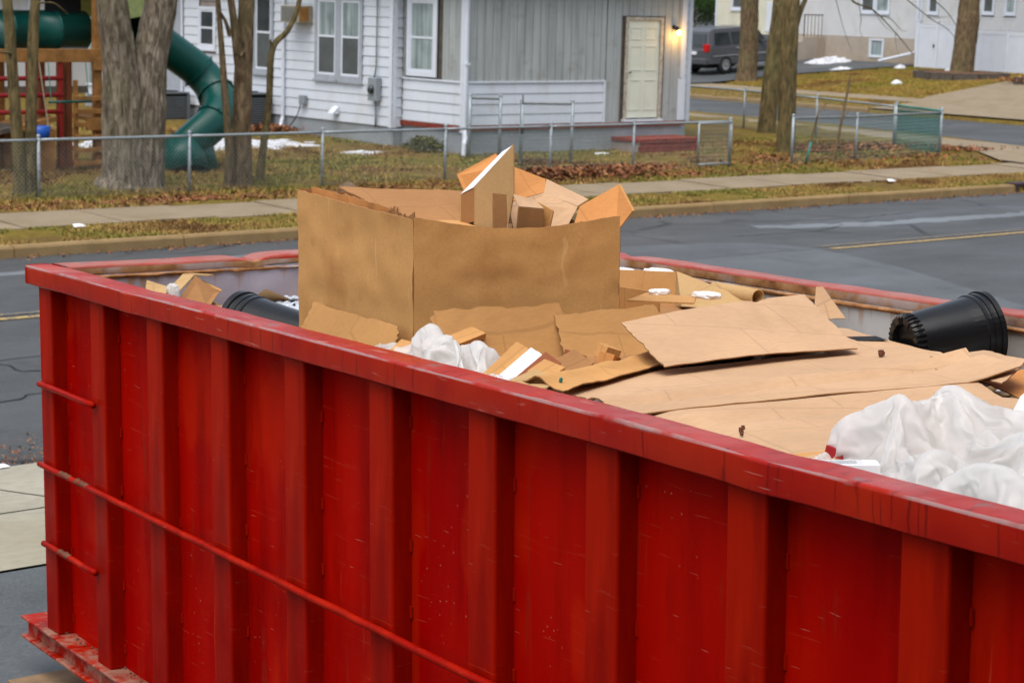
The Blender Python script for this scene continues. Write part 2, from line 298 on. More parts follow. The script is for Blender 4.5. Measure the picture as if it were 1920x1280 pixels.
wire = simple('dull_chain_link', (.20, .25, .25), .55, .2, 20, .3)
M = dict(wire=wire, red_mud=red_paint('muddy_red_paint', 1, 1), teal=simple('teal_chain_link', (.09, .24, .22), .55, .2, 20, .3),
 red=red_paint('red_bin_paint', 0), red_rib=red_paint('faded_lit_red_rib_paint', 1), rim=rim_paint(), rust=rust_strip(),
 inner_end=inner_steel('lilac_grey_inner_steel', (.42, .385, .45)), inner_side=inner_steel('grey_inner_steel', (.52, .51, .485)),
 dirt=simple('caked_mud', (.15, .065, .04), .95, .3, 12, .1, .5, 'obj'),
 box_card=box_card(), kraft_lean=kraft('dull_leaning_card', (.40, .21, .075), .9), kraft=kraft('kraft_card', (.52, .275, .098)), kraft_light=kraft('pale_kraft_card', (.50, .32, .185), 1.2), kraft_orange=kraft('orange_kraft_card', (.50, .22, .07), .6),
 kraft_tan=kraft('dull_tan_card', (.44, .285, .13), 2.0), kraft_dark=kraft('brown_kraft_card', (.33, .165, .065), .3),
 black=simple('black_pot_plastic', (.006, .007, .008), .3, .25, 8, .3, .1, 'obj'), film=film(),
 white=simple('white_plastic', (.78, .79, .80), .5, .06, 8), foam=simple('white_foam', (.85, .86, .87), .8, .05, 20),
 paper=simple('white_paper', (.74, .75, .78), .8, .08, 14), asphalt=asphalt('old_street_asphalt', (.045, .048, .048), .30, .5), patch=asphalt('smooth_asphalt_patch', (.066, .072, .076), 0, .5),
 drive=asphalt('driveway_asphalt', (.058, .065, .067), 0, .45), ground=ground_mat(), conc=concrete('sidewalk_concrete', (.28, .225, .15)), kerb=concrete('kerb_concrete', (.30, .205, .095), 3),
 apron=concrete('apron_concrete', (.36, .34, .265), .5), found=concrete('painted_foundation', (.36, .39, .41), 1.2),
 grass=attr_mat('dry_grass_blades'), leaf=attr_mat('fallen_leaves', .75), scrap=attr_mat('mixed_scraps', .7),
 bark=bark('grey_furrowed_bark', (.135, .108, .078), (.30, .252, .195), .3, 1.5), bark2=bark('brown_bark', (.105, .072, .042), (.19, .135, .078), .35, 1.5), bark3=bark('mossy_bark', (.098, .076, .036), (.18, .135, .062), .5, 1.4),
 white_sid=siding_mat('white_clapboard_paint', (.62, .67, .73)), trim=siding_mat('white_trim_paint', (.66, .71, .78), (.4, .36, .28), .2), grey_trim=simple('grey_window_trim', (.33, .36, .40), .6, .1, 5),
 plank=plank_mat(), door=simple('pale_green_door_paint', (.64, .67, .56), .45, .05, 2), doorframe=simple('peeling_wood_frame', (.42, .38, .31), .85, .35, 14),
 brick=simple('red_brick', (.22, .05, .035), .9, .3, 9, .1, .4), mortar=simple('mortar', (.33, .28, .25), .95), galv=simple('galvanised_steel', (.27, .31, .325), .45, .2, 30, .5, 0, 'pos', .4),
 rail_dark=simple('tarnished_rail', (.16, .18, .18), .6, .3, 14, .4), green_mesh=simple('green_vinyl_mesh', (.03, .19, .155), .5, .2), glass=glassy('dark_window_glass', (.035, .042, .045)),
 curtain=curtain_mat(), screen=simple('insect_screen', (.075, .085, .085), .5, .2, 4, .5), slide=simple('green_slide_plastic', (.002, .066, .054), .35, .15, 3, .3),
 wood=simple('playset_timber', (.30, .145, .045), .8, .3, 5, .15, .4), wood_red=simple('red_stained_timber', (.24, .075, .03), .8, .25, 5), red_pipe=simple('red_play_rail', (.30, .015, .015), .4, .15),
 blue=simple('blue_swing_plastic', (.015, .09, .42), .4, .1), dark=simple('dark_void', (.012, .012, .013), .9, .2), rubber=simple('tyre_rubber', (.02, .02, .022), .85),
 grey_box=simple('grey_meter_box', (.24, .27, .29), .5, .1), cond=simple('grey_condenser_metal', (.12, .135, .145), .5, .12), beige=simple('beige_unit_plastic', (.30, .27, .19), .6, .12),
 roof=simple('grey_roof_shingle', (.10, .10, .105), .95, .3, 30, .1, .6), vinyl_fence=simple('white_vinyl_fence', (.62, .66, .72), .4, .04, 2), lap=siding_mat('neighbour_white_siding', (.60, .61, .61)), lap_cream=siding_mat('neighbour_cream_siding', (.66, .65, .52)),
 stone=concrete('pale_foundation_render', (.50, .43, .35), 1), snow=snow_mat(), yellow=None, suv=simple('grey_car_paint', (.065, .068, .075), .3, .08, 3, .6), chrome=simple('chrome_trim', (.5, .52, .55), .2, .1, 5, .5, 0, 'pos', .9),
 red_lens=simple('red_lens', (.5, .01, .01), .2, .1), shrub=attr_mat('shrub_leaves'), mulch=simple('brown_mulch', (.13, .07, .04), .95, .4, 20, .1, .8), edging=simple('dark_edging_timber', (.09, .075, .06), .9, .3, 8), timber=simple('plank_under_wheel', (.22, .14, .075), .9, .3, 7),
 iron=simple('rusty_cast_iron', (.045, .025, .03), .7, .3, 12), blackmetal=simple('black_metal', (.02, .02, .022), .5), bulb=emit('lit_bulb', (1, .52, .12), 14), rock=simple('fieldstone', (.17, .12, .08), .95, .3, 9, .1, .6), canvas=simple('pale_green_canvas', (.30, .36, .14), .8, .2, 8),
 tarp=simple('clear_corrugated_sheet', (.50, .55, .60), .35, .15, 12, .5),
)
def yellow_line():
    g = G('worn_yellow_line', 'pos', .7, .2); n = g.noise(16, 6, None, .75)
    g.col(g.mix(g.ramp(n, [(.42, 0), (.56, 1)]), (.10, .10, .10), (.46, .31, .09))); return g.m
M['yellow'] = yellow_line()

# ================================================================ terrain, roads, pavements
def near_z(y): return interp([-40, 9.5, 13.9], [.70+.0372*47.75, .635, .03], y)
def far_z(x, y):
    a = interp([24.9, 26.4, 27.9, 29.3, 32.3, 36, 60, 120], [.13, .165, .195, .27, .37, .43, .55, .7], y)
    if x <= 40.9: return a
    return interp([52, 55.5, 57.7, 68, 90, 160], [.13, .2, .25, 1.0, 1.3, 1.5], x)
def gz(x, y):
    if y < 13.9: return near_z(y)
    if y <= 24.9: return -.07
    if 40.9 <= x <= 52: return -.07+.002*(y-25)
    return far_z(x, y)
xs = sorted(set(list(np.linspace(-150, 0, 12))+list(np.linspace(0, 40.85, 70))+[40.89, 40.91, 51.99, 52.01]+list(np.linspace(52.1, 80, 40))+list(np.linspace(85, 420, 14))))
ys = sorted(set(list(np.linspace(-60, 0, 10))+list(np.linspace(0, 13.85, 24))+[13.89, 13.91, 24.89, 24.91]+list(np.linspace(25, 60, 90))+list(np.linspace(62, 420, 22))))
V = []
for y in ys:
    for x in xs:
        z = gz(x, y)
        if (y > 28.3 and x < 40.5) or (x > 58 and y > 25): z += .035*fbm(x*.9, y*.9, 3)
        V.append((x, y, z))
nx = len(xs)
F = [(j*nx+i, j*nx+i+1, (j+1)*nx+i+1, (j+1)*nx+i) for j in range(len(ys)-1) for i in range(nx-1)]
ground = tag(mk('ground', V, F, M['ground'], None, True), kind='structure')

def sheet(name, pts, mat, zf, kind='structure'):
    return tag(mk(name, [(x, y, zf(x, y)) for x, y in pts], [tuple(range(len(pts)))], mat), kind=kind)
road_V = []; rx = np.linspace(-150, 420, 20); ry = [13.95, 16, 18, 20.2, 22, 24, 24.88]
for y in ry:
    for x in rx: road_V.append((x, y, .05-.05*abs(y-20.2)/4.7 if y > 20.2 else .05-.05*(20.2-y)/6.3))
n_ = len(rx)
street = tag(mk('main_street', road_V, [(j*n_+i, j*n_+i+1, (j+1)*n_+i+1, (j+1)*n_+i) for j in range(len(ry)-1) for i in range(n_-1)], M['asphalt']), kind='structure')
def crown(x, y): return .05-.05*abs(y-20.2)/4.7 if y > 20.2 else .05-.05*(20.2-y)/6.3
tag(mk('side_street', [(41, 24.88, .0), (51.9, 24.88, .0), (51.9, 140, .2), (41, 140, .2)], [(0, 1, 2, 3)], M['asphalt']), kind='structure')
pp = [(12, 13.97), (20.2, 13.97), (20.5, 14.6), (20.81, 15.25), (21.05, 15.8), (21.31, 16.35), (21.72, 17.3), (22.06, 18.1), (22.38, 19.2), (22.55, 20.19)]
p2 = [(22.55, 20.21), (22.45, 20.8), (22.19, 21.32), (21.3, 21.65), (20.18, 21.79), (17, 21.7), (13.5, 21.4), (12.6, 20.21)]
sheet('asphalt_patch', [(12.3, 13.97)]+pp[1:]+[(12.6, 20.19)], M['patch'], lambda x, y: crown(x, y)+.005)
sheet('asphalt_patch', p2, M['patch'], lambda x, y: crown(x, y)+.005)
faint = M['yellow'].copy(); faint.name = 'faded_yellow_line'
for n_d in faint.node_tree.nodes:
    if n_d.type == 'VALTORGB': n_d.color_ramp.elements[0].position = .52; n_d.color_ramp.elements[1].position = .68
for y0, ym in ((20.02, M['yellow']), (20.28, faint)):
    for x0, x1 in ((-150, 12.2), (22.75, 420)):
        sheet('yellow_line', [(x0, y0), (x1, y0), (x1, y0+.12), (x0, y0+.12)], ym, lambda x, y: crown(x, y)+.009)
# crack-filled seams running through the old asphalt
def ribbon(name, P, w, mat, dz=.006):
    mb = MB(); P = [p+Vector((.05*fbm(p.x*2.3, p.y*2.3, 1)+.02*fbm(p.x*9, p.y*9, 4), .09*fbm(p.x*2.3, p.y*2.3, 8)+.03*fbm(p.x*9, p.y*9, 2), 0)) for p in smooth_path([(x, y, crown(x, y)+dz) for x, y in P], 16)]; L_, R_ = [], []
    for i, p in enumerate(P):
        t = (P[min(i+1, len(P)-1)]-P[max(i-1, 0)]).normalized(); s_ = Vector((-t.y, t.x, 0)); ww = w*(.6+.8*abs(fbm(p.x*3, p.y*3)))
        L_.append(p+s_*ww); R_.append(p-s_*ww)
    m_ = len(P); mb.add(L_+R_, [(i, m_+i, m_+i+1, i+1) for i in range(m_-1)]); return tag(mb.build(name, mat), kind='structure')
for P in ([(6.5, 17.9), (7.6, 17.6), (8.68, 17.79), (8.7, 17.42), (9.3, 17.36), (10.4, 17.6)], [(6.5, 16.0), (7.9, 16.19), (8.4, 16.36), (9.6, 16.1)], [(22.6, 22.0), (24.5, 21.9), (26.0, 22.5), (27.6, 22.3)], [(24.5, 23.3), (26.5, 23.0), (28.4, 23.2)]):
    ribbon('road_crack', P, .013, M['dark'])
pale = asphalt('pale_worn_asphalt', (.105, .118, .125), 0, .5)
ribbon('worn_strip', [(24.0, 22.75), (24.9, 22.45), (26.2, 22.15), (28, 22.1), (30.5, 21.95), (34, 21.9), (40, 22)], .30, pale, .0045)
ribbon('worn_strip', [(5.5, 23.6), (9, 23.3), (13, 23.5), (17, 23.4), (20, 23.7)], .22, pale, .0045)
# driveway, apron with joints
dr = [(x, y) for x, y in ((-14, -30), (26, -30), (26, 9.44), (-14, 9.44))]
mk_d = sheet('driveway', dr, M['drive'], lambda x, y: near_z(y)+.006)
apron = tag(empty('apron', (0, 0, 0)), kind='structure')
for x0, x1 in ((-1.3, 2.45), (2.45, 6.15), (6.15, 9.85), (9.85, 13.1)):
    for y0, y1 in ((9.45, 11.5), (11.5, 13.93)):
        q = .012
        mk('slab', [(x0+q, y0+q, near_z(y0)+.012), (x1-q, y0+q, near_z(y0)+.012), (x1-q, y1-q, near_z(y1)+.012), (x0+q, y1-q, near_z(y1)+.012)], [(0, 1, 2, 3)], M['apron'], apron)
# far pavement in slabs
walk = tag(empty('pavement', (0, 0, 0)), kind='structure')
slab_me = None
x = 4.0; i = 0
while x < 37.2:
    x1 = x+1.55; z0, z1 = .187+.012*math.sin(i*2.1), .216+.012*math.sin(i*2.1+.5)
    mk('slab', [(x+.008, 26.42, z0), (x1-.008, 26.42, z0), (x1-.008, 27.9, z1), (x+.008, 27.9, z1), (x+.008, 26.42, z0-.1), (x1-.008, 26.42, z0-.1), (x1-.008, 27.9, z1-.1), (x+.008, 27.9, z1-.1)],
       [(0, 1, 2, 3), (0, 4, 5, 1), (1, 5, 6, 2), (2, 6, 7, 3), (3, 7, 4, 0)], M['conc'], walk); x = x1; i += 1
sheet('corner_pavement', [(37.25, 25.6), (40.6, 25.6), (40.6, 29.6), (39.9, 33), (39.9, 70), (38.7, 70), (38.7, 30.2), (37.25, 28.2)], M['conc'], lambda x, y: far_z(x, y)+.05)
sheet('far_pavement', [(55.9, 26), (57.6, 26), (57.6, 110), (55.9, 110)], M['conc'], lambda x, y: far_z(x, y)+.03)
sheet('neighbour_apron', [(52.05, 37.2), (55.7, 38.2), (62.5, 44.2), (64.2, 48.4), (58, 47.2), (55.8, 45.8), (52.05, 44.6)], M['conc'], lambda x, y: far_z(x, y)+.06)
for nm, P in (('neighbour_driveway', [(52.05, 57.6), (62, 57.2), (67.9, 55.6), (67.9, 63.2), (52.05, 63.0)]),):
    mb = MB(); xs_ = [52.05, 55.5, 57.7, 60, 62, 64, 66, 67.9]; A_ = []; B_ = []
    for x in xs_:
        y0 = interp([52, 62, 67.9], [57.6, 57.2, 55.6], x); A_.append((x, y0, far_z(x, y0)+.075)); B_.append((x, 63.1, far_z(x, 63)+.075))
    k = len(xs_); mb.add(A_+B_, [(i, i+1, k+i+1, k+i) for i in range(k-1)]); tag(mb.build(nm, M['drive']), kind='structure')
# kerbs, stone by stone
def kerb_run(name, P, edges, w=.16, h=.15):
    root = tag(empty(name, (0, 0, 0)), kind='structure')
    for a, b in zip(edges[:-1], edges[1:]):
        n = 9; rows = []
        for k in range(n):
            t = a+.009+(b-a-.018)*k/(n-1); wob = .012*fbm(t*1.7, 3.3)
            prof = [(0, -.06), (.012+wob*.6, h-.03+wob), (.035+wob, h+wob), (w, h+.005+wob*.4), (w, -.06)]
            rows.append([P(t, d, z) for d, z in prof])
        Vv = [p for r in rows for p in r]; m5 = 5
        Ff = [(i*m5+j, i*m5+j+1, (i+1)*m5+j+1, (i+1)*m5+j) for i in range(n-1) for j in range(m5-1)]+[tuple(range(m5))[::-1], tuple((n-1)*m5+j for j in range(m5))]
        o = mk('kerb_stone', Vv, [f[::-1] for f in Ff], M['kerb'], root)
    return root
kerb_run('kerb', lambda t, d, z: (t, 24.88+d, z), [2.2, 4.75, 7.3, 9.85, 12.36, 14.9, 17.5, 20.05, 22.6, 25.2, 28.61, 32.0, 33.42])
kerb_run('kerb', lambda t, d, z: (41.0-d, t, z+.01), [28.4, 31, 33.6, 36.2, 38.8, 41.4, 44])
kerb_run('kerb', lambda t, d, z: (51.95+d, t, z+.05), [44.6, 47.2, 49.8, 52.4, 55, 57.6], .16, .13)
ang = [i*math.pi/2/6 for i in range(7)]
# street drain let into the kerb
dr_ = thing('storm_drain', 'rusty dark iron storm drain inlet set into the kerb', 'drain', (33.45, 24.86, 0))
MB().box((.02, .02, -.06), (1.5, .2, .0)).box((.02, .02, .125), (1.5, .32, .175)).box((.02, .02, -.0), (.1, .2, .125)).box((1.42, .02, 0), (1.5, .2, .125)).build('frame', M['iron'], dr_, False, .006)
box('throat', (.1, .14, 0), (1.42, .19, .125), M['dark'], dr_)
for k in range(6): box('bar', (.24+.2*k, .04, 0), (.29+.2*k, .08, .125), M['iron'], dr_)

# ================================================================ dumpster
Lv = Vector((0.13537782, 0.99010754, -0.03687676)).normalized(); Wv = Vector((0.99079258, -0.13534788, 0.00331892))
Wv = (Wv-Lv*Wv.dot(Lv)).normalized(); Nv = Wv.cross(Lv); DA = Vector((3.8953, 7.7516, 2.4479))
DM = Matrix(((Wv.x, Lv.x, Nv.x, DA.x), (Wv.y, Lv.y, Nv.y, DA.y), (Wv.z, Lv.z, Nv.z, DA.z), (0, 0, 0, 1)))
bin_ = thing('dumpster', 'long red steel roll-off dumpster with vertical ribs, filled with cardboard', 'dumpster', mat=DM)
LEN = 6.75; BW = 2.44; HB = -1.5
def steel_panel(name, axis, c, a0, a1, z0, z1, mat, th, amp=.004):
    """a gently dented plate; axis 'x': lies at x=c spanning y a0..a1; axis 'y': lies at y=c spanning x"""
    n, m = max(2, int(abs(a1-a0)/.12)), 12; Vv = []
    for side in (0, 1):
        for j in range(m+1):
            for i in range(n+1):
                a = a0+(a1-a0)*i/n; z = z0+(z1-z0)*j/m; d = c+(amp*fbm(a*1.6, z*1.6, c*7)) + (th if side else 0)
                Vv.append((d, a, z) if axis == 'x' else (a, d, z))
    o = (n+1)*(m+1); Ff = []
    for s_ in (0, 1):
        for j in range(m):
            for i in range(n):
                q = [s_*o+j*(n+1)+i, s_*o+j*(n+1)+i+1, s_*o+(j+1)*(n+1)+i+1, s_*o+(j+1)*(n+1)+i]; Ff.append(tuple(q if s_ else q[::-1]))
    return mk(name, Vv, Ff, mat, bin_, True)
side_near = steel_panel('side_wall', 'x', .092, -.05, -LEN, HB, -.05, M['red'], .006)
steel_panel('side_wall', 'x', 2.34, -.05, -LEN, HB, -.05, M['red'], .006)
steel_panel('end_wall', 'y', -.075, .09, 2.35, HB, -.05, M['red'], .006)
steel_panel('end_wall', 'y', -LEN+.07, .09, 2.35, HB, -.05, M['red'], .006)
# inner linings carry the old grey paint and rust
steel_panel('inner_wall', 'x', .104, -.09, -LEN+.08, HB, -.072, M['inner_side'], .003, .002)
steel_panel('inner_wall', 'x', 2.328, -.09, -LEN+.08, HB, -.044, M['inner_side'], .003, .006)
steel_panel('inner_wall', 'y', -.168, .11, 2.325, HB, -.038, M['inner_end'], .003, .006)
box('floor_plate', (.1, -LEN+.05, HB+.01), (2.34, -.06, HB+.03), M['inner_side'], bin_)
def rim_beam(name, p0, p1, out, w, h, dents=(), n=90):
    """square tube along p0->p1; out: unit vector towards outside"""
    p0, p1, out = Vector(p0), Vector(p1), Vector(out); Vv = []; up_ = Vector((0, 0, 1))
    prof = [(0, -h+.006), (0, -.010), (-.003, -.003), (-.010, 0), (-w*.5, .001), (-w+.010, 0), (-w+.003, -.003), (-w, -.010), (-w, -h+.006), (-w+.006, -h), (-.006, -h)]
    L_ = (p1-p0).length
    for i in range(n+1):
        t = i/n; c = p0.lerp(p1, t); s_ = t*L_; a = out*(.002*fbm(s_*1.3, .3)); dz = .003*fbm(s_*1.1, 5.1)
        for pos, width, dep, outp in dents:
            g_ = math.exp(-((s_-pos)/width)**2); dz -= dep*g_; a += out*(outp*g_)
        for k, (d, z) in enumerate(prof):
            j = .0025*fbm(s_*5+k*.4, z*20, 1.7)
            Vv.append(c+a+out*(d+j)+up_*(z+dz+j))
    m = len(prof); Ff = [(i*m+k, i*m+(k+1) % m, (i+1)*m+(k+1) % m, (i+1)*m+k) for i in range(n) for k in range(m)]+[tuple(range(m)), tuple(n*m+k for k in range(m))[::-1]]
    o = mk(name, Vv, Ff, M['rim'], bin_); o.data.polygons.foreach_set('use_smooth', np.ones(len(o.data.polygons), dtype=bool))
    m_ = o.modifiers.new('n', 'WEIGHTED_NORMAL'); return o
rim_beam('rim', (0, 0, 0), (0, -LEN, 0), (-1, 0, 0), .108, .078, ((4.75, .09, .004, 0), (1.1, .12, .004, 0)), 160)
rim_beam('rim', (BW, -LEN, 0), (BW, 0, 0), (1, 0, 0), .108, .046, ((5.9, .05, .012, -.006), (4.2, .3, .004, 0)), 130)
rim_beam('rim', (.111, -.001, .001), (BW-.111, -.001, .001), (0, 1, 0), .17, .04, ((.83, .045, .016, -.008), (1.06, .16, -.008, 0), (.45, .2, .006, 0)), 110)
rim_beam('rim', (BW-.111, -LEN+.001, .001), (.111, -LEN+.001, .001), (0, -1, 0), .15, .07, (), 40)
# welded seam strip under the rim, inside
def rough_strip(p0, p1, out, z, h, mat):
    n = 120; p0, p1, out = Vector(p0), Vector(p1), Vector(out); Vv = []
    for i in range(n+1):
        c = p0.lerp(p1, i/n); k = i*.23
        for d, zz in ((0, 0), (.012+.004*fbm(k, 0), -.004), (.013+.006*fbm(k, 2), -h*.5), (.010+.008*fbm(k, 5), -h+.010*fbm(k*1.7, 9)), (0, -h-.004)):
            Vv.append(c+out*d+Vector((0, 0, z+zz)))
    return mk('weld_strip', Vv, [(i*5+k, i*5+k+1, (i+1)*5+k+1, (i+1)*5+k) for i in range(n) for k in range(4)], mat, bin_, True)
rough_strip((2.327, -LEN+.1, 0), (2.327, -.18, 0), (-1, 0, 0), -.046, .014, M['rust'])
rough_strip((.12, -.1685, 0), (2.32, -.1685, 0), (0, -1, 0), -.042, .012, M['rust'])
# ribs
def rib(x0, x1, y0, y1, name='rib'):
    b_ = .005
    mb = MB().prism([(x1, y0, HB), (x0+b_, y0, HB), (x0, y0-b_ if y1 < y0 else y0+b_, HB), (x0, y1+b_ if y1 < y0 else y1-b_, HB), (x0+b_, y1, HB), (x1, y1, HB)][::1], (0, 0, -.075-HB))
    return mb
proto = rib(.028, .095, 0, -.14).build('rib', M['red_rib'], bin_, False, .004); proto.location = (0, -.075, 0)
for k in range(1, 12):
    o = proto.copy(); COL.objects.link(o); o.parent = bin_; o.location = (0, -.085-.5655*k, 0)
for k in range(12):
    o = proto.copy(); COL.objects.link(o); o.parent = bin_; o.location = (BW, -.075-.5655*k-.14, 0); o.rotation_euler = (0, 0, math.pi)
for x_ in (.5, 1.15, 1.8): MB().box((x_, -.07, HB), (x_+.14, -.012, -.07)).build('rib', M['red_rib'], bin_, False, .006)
# weld beads where ribs meet plate
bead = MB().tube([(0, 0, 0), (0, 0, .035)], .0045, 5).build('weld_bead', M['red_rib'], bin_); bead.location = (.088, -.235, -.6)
for k in range(0, 11):
    y_ = -.085-.5655*k-.145;
    for j in range(5):
        z_ = -1.42+j*.3+random.uniform(-.08, .08); o = bead.copy(); COL.objects.link(o); o.parent = bin_; o.location = (.088, y_, z_)
# climbing rungs and the long tie bar
def bar(name, y0, y1, z, r=.0125):
    n = int(abs(y1-y0)/.08)+2; P = [(.010+.002*fbm(i*.7, z), y0+(y1-y0)*i/(n-1), z+.003*fbm(i*.35, z*3)) for i in range(n)]
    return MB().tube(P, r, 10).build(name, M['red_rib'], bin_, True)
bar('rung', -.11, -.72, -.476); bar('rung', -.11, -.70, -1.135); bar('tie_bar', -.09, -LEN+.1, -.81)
for (y0, z) in ((-.33, -.81), (-.52, -.81), (-.30, -1.135)):
    Vv = []; Ff = []; n = 14
    mb = MB().tube([(.009, y0-.010*i, z+.0035) for i in range(n)], [.0115+.006*fbm(i*.9, y0*9) if 0 < i < n-1 else .007 for i in range(n)], 9); mb.build('dried_mud', M['dirt'], bin_, True)
# base channel with flanges, rollers
for x0, sx in ((0.0, 1), (BW, -1)):
    X = lambda d: x0+sx*d
    mb = MB()
    for (d0, d1, z0, z1) in ((-.004, .12, HB-.012, HB-.001), (.028, .04, HB-.082, HB-.012), (-.004, .12, HB-.094, HB-.082)):
        mb.box((min(X(d0), X(d1)), -LEN+.02, z0), (max(X(d0), X(d1)), .165, z1))
    mb.build('base_channel', M['red_mud'], bin_, False, .003)
mud = []
for i in range(60): mud.append((0.055+.03*random.random(), -.05-random.random()*1.6, HB+.002))
mb = MB()
for p in mud:
    r = random.uniform(.002, .007); mb.lathe([(0, r), (r*.5, r*.8), (r*.8, .001)], p, (0, 0, 1), 6, True)
tag(mb.build('dried_mud', M['dirt'], bin_), kind='stuff')
for x_ in (.22, 2.22):
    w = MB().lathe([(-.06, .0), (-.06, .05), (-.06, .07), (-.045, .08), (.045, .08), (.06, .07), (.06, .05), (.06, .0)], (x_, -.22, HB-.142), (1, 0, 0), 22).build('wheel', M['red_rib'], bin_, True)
    MB().lathe([(-.075, .0), (-.075, .022), (.075, .022), (.075, 0)], (x_, -.22, HB-.142), (1, 0, 0), 12).build('axle', M['iron'], w)
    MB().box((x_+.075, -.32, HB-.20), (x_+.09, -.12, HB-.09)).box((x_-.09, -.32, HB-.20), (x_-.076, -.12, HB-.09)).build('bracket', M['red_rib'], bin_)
    w2 = w.copy(); COL.objects.link(w2); w2.parent = bin_; w2.location = (0, -6.1, 0)
for x_ in (.75, 1.6): box('skid', (x_, -LEN+.1, HB-.22), (x_+.09, -.1, HB-.001), M['red'], bin_)
bd = thing('wood_plank', 'weathered plank lying under the dumpster roller', 'plank', mat=DM@Matrix.Translation((0, 0, HB-.2225))@Matrix.Rotation(.12, 4, 'Z'))
box('board', (-.12, -.62, -.019), (.6, .02, -.001), M['timber'], bd, .004)

# ================================================================ rubbish in the dumpster (dumpster-local coordinates)
def ditem(name, label, cat, org, group=None): return thing(name, label, cat, mat=DM@Matrix.Translation(org), group=group)
def place(o, org, label, cat, group=None):
    o.matrix_world = DM@Matrix.Translation(org); return tag(o, label, cat, group)
def rel(P, org): return [tuple(Vector(p)-Vector(org)) for p in P]
def card(name, P, th, mat, parent=None, bend=0):
    """flat polygon of board with thickness; P in parent space"""
    P = [Vector(p) for p in P]; nrm = Vector((0, 0, 0))
    for i in range(len(P)): nrm += P[i].cross(P[(i+1) % len(P)])
    nrm.normalize()
    if nrm.z < 0: P = P[::-1]; nrm = -nrm
    return MB().prism([p-nrm*th/2 for p in P], nrm*th).build(name, mat, parent, False, 0)
def patch_grid(C, nu, nv, wav=.01, freq=3, seed=0, edge=.012, fold=None):
    """bilinear patch of four corners with ripples and uneven edges; returns verts, faces"""
    a, b, c, d = [Vector(p) for p in C]; V = []
    for j in range(nv+1):
        for i in range(nu+1):
            s, t = i/nu, j/nv
            if edge:
                if j in (0, nv): t += (edge*fbm(s*9, seed, j))*(1 if j == 0 else -1)
                if i in (0, nu): s += (edge*fbm(t*9, seed+4, i))*(1 if i == 0 else -1)
            p = (a*(1-s)+b*s)*(1-t)+(d*(1-s)+c*s)*t
            z = wav*(fbm(p.x*freq, p.y*freq, seed)+.35*fbm(p.x*freq*3, p.y*freq*3, seed+9))
            if fold: z += fold(s, t)
            V.append(p+Vector((0, 0, z)))
    F = [(j*(nu+1)+i, j*(nu+1)+i+1, (j+1)*(nu+1)+i+1, (j+1)*(nu+1)+i) for j in range(nv) for i in range(nu)]
    return V, F
def board(name, label, C, mat, wav=.008, freq=2.5, seed=0, fold=None, th=.0038, nu=28, nv=20, edge=.012, cat='cardboard sheet', group=None):
    org = sum((Vector(c) for c in C), Vector())/4; V, F = patch_grid([Vector(c)-org for c in C], nu, nv, wav, freq, seed, edge, fold)
    o = mk(name, V, F, mat, None, True, 0, th); return place(o, org, label, cat, group)

# --- refuse below: uncountable mass of scraps
hv = []; hx = np.linspace(.125, 2.31, 44); hy = np.linspace(-6.55, -.12, 120)
for y in hy:
    for x in hx:
        z = -.24+.05*fbm(x*3, y*3, 2)+.05*fbm(x*9, y*9, 5); z -= .05*math.exp(-((x-.12)/.12)**2)
        z += -.10*math.exp(-((y+.3)/.5)**2)
        z -= .10/(1+math.exp(-(x-2.05)*18)); hv.append((x, y, z))
k = len(hx); o = mk('refuse_heap', hv, [(j*k+i, j*k+i+1, (j+1)*k+i+1, (j+1)*k+i) for j in range(len(hy)-1) for i in range(k-1)], M['kraft_dark'], None, False)
o.matrix_world = DM; tag(o, 'mass of mixed refuse filling the dumpster below the cardboard', 'refuse', kind='stuff')
pal = np.array([(.42, .25, .11), (.5, .32, .16), (.33, .17, .07), (.30, .2, .1), (.6, .6, .6), (.66, .66, .68), (.35, .05, .04), (.03, .03, .035), (.45, .3, .08), (.25, .3, .34)])
wts = np.array([6, 5, 5, 4, 4, 4, 1, 3, 1, .7]); wts /= wts.sum()
T_, C_ = [], []
for i in range(1500):
    p = np.array((rng.uniform(.16, 2.28), rng.uniform(-6.4, -.2), rng.uniform(-.24, -.165))); 
    a = rng.uniform(0, 6.28); tl = rng.normal(0, .35, 2); l, w = rng.uniform(.03, .15), rng.uniform(.015, .07)
    u = np.array((math.cos(a), math.sin(a), tl[0]))*l; v = np.array((-math.sin(a), math.cos(a), tl[1]))*w
    q = [p-u-v, p+u-v, p+u+v, p-u+v]; c = pal[rng.choice(len(pal), p=wts)]*rng.uniform(.75, 1.1)
    if any(t[2] > -.10 or not (.12 < t[0] < 2.31 and -6.5 < t[1] < -.12) for t in q): continue
    T_ += [(q[0], q[1], q[2]), (q[0], q[2], q[3])]; C_ += [c, c]
o = tris_mesh('refuse_scraps', np.array(T_), M['scrap'], None, np.array(C_)); o.matrix_world = DM
tag(o, 'loose torn scraps of card and paper between the boxes', 'scraps', kind='stuff')

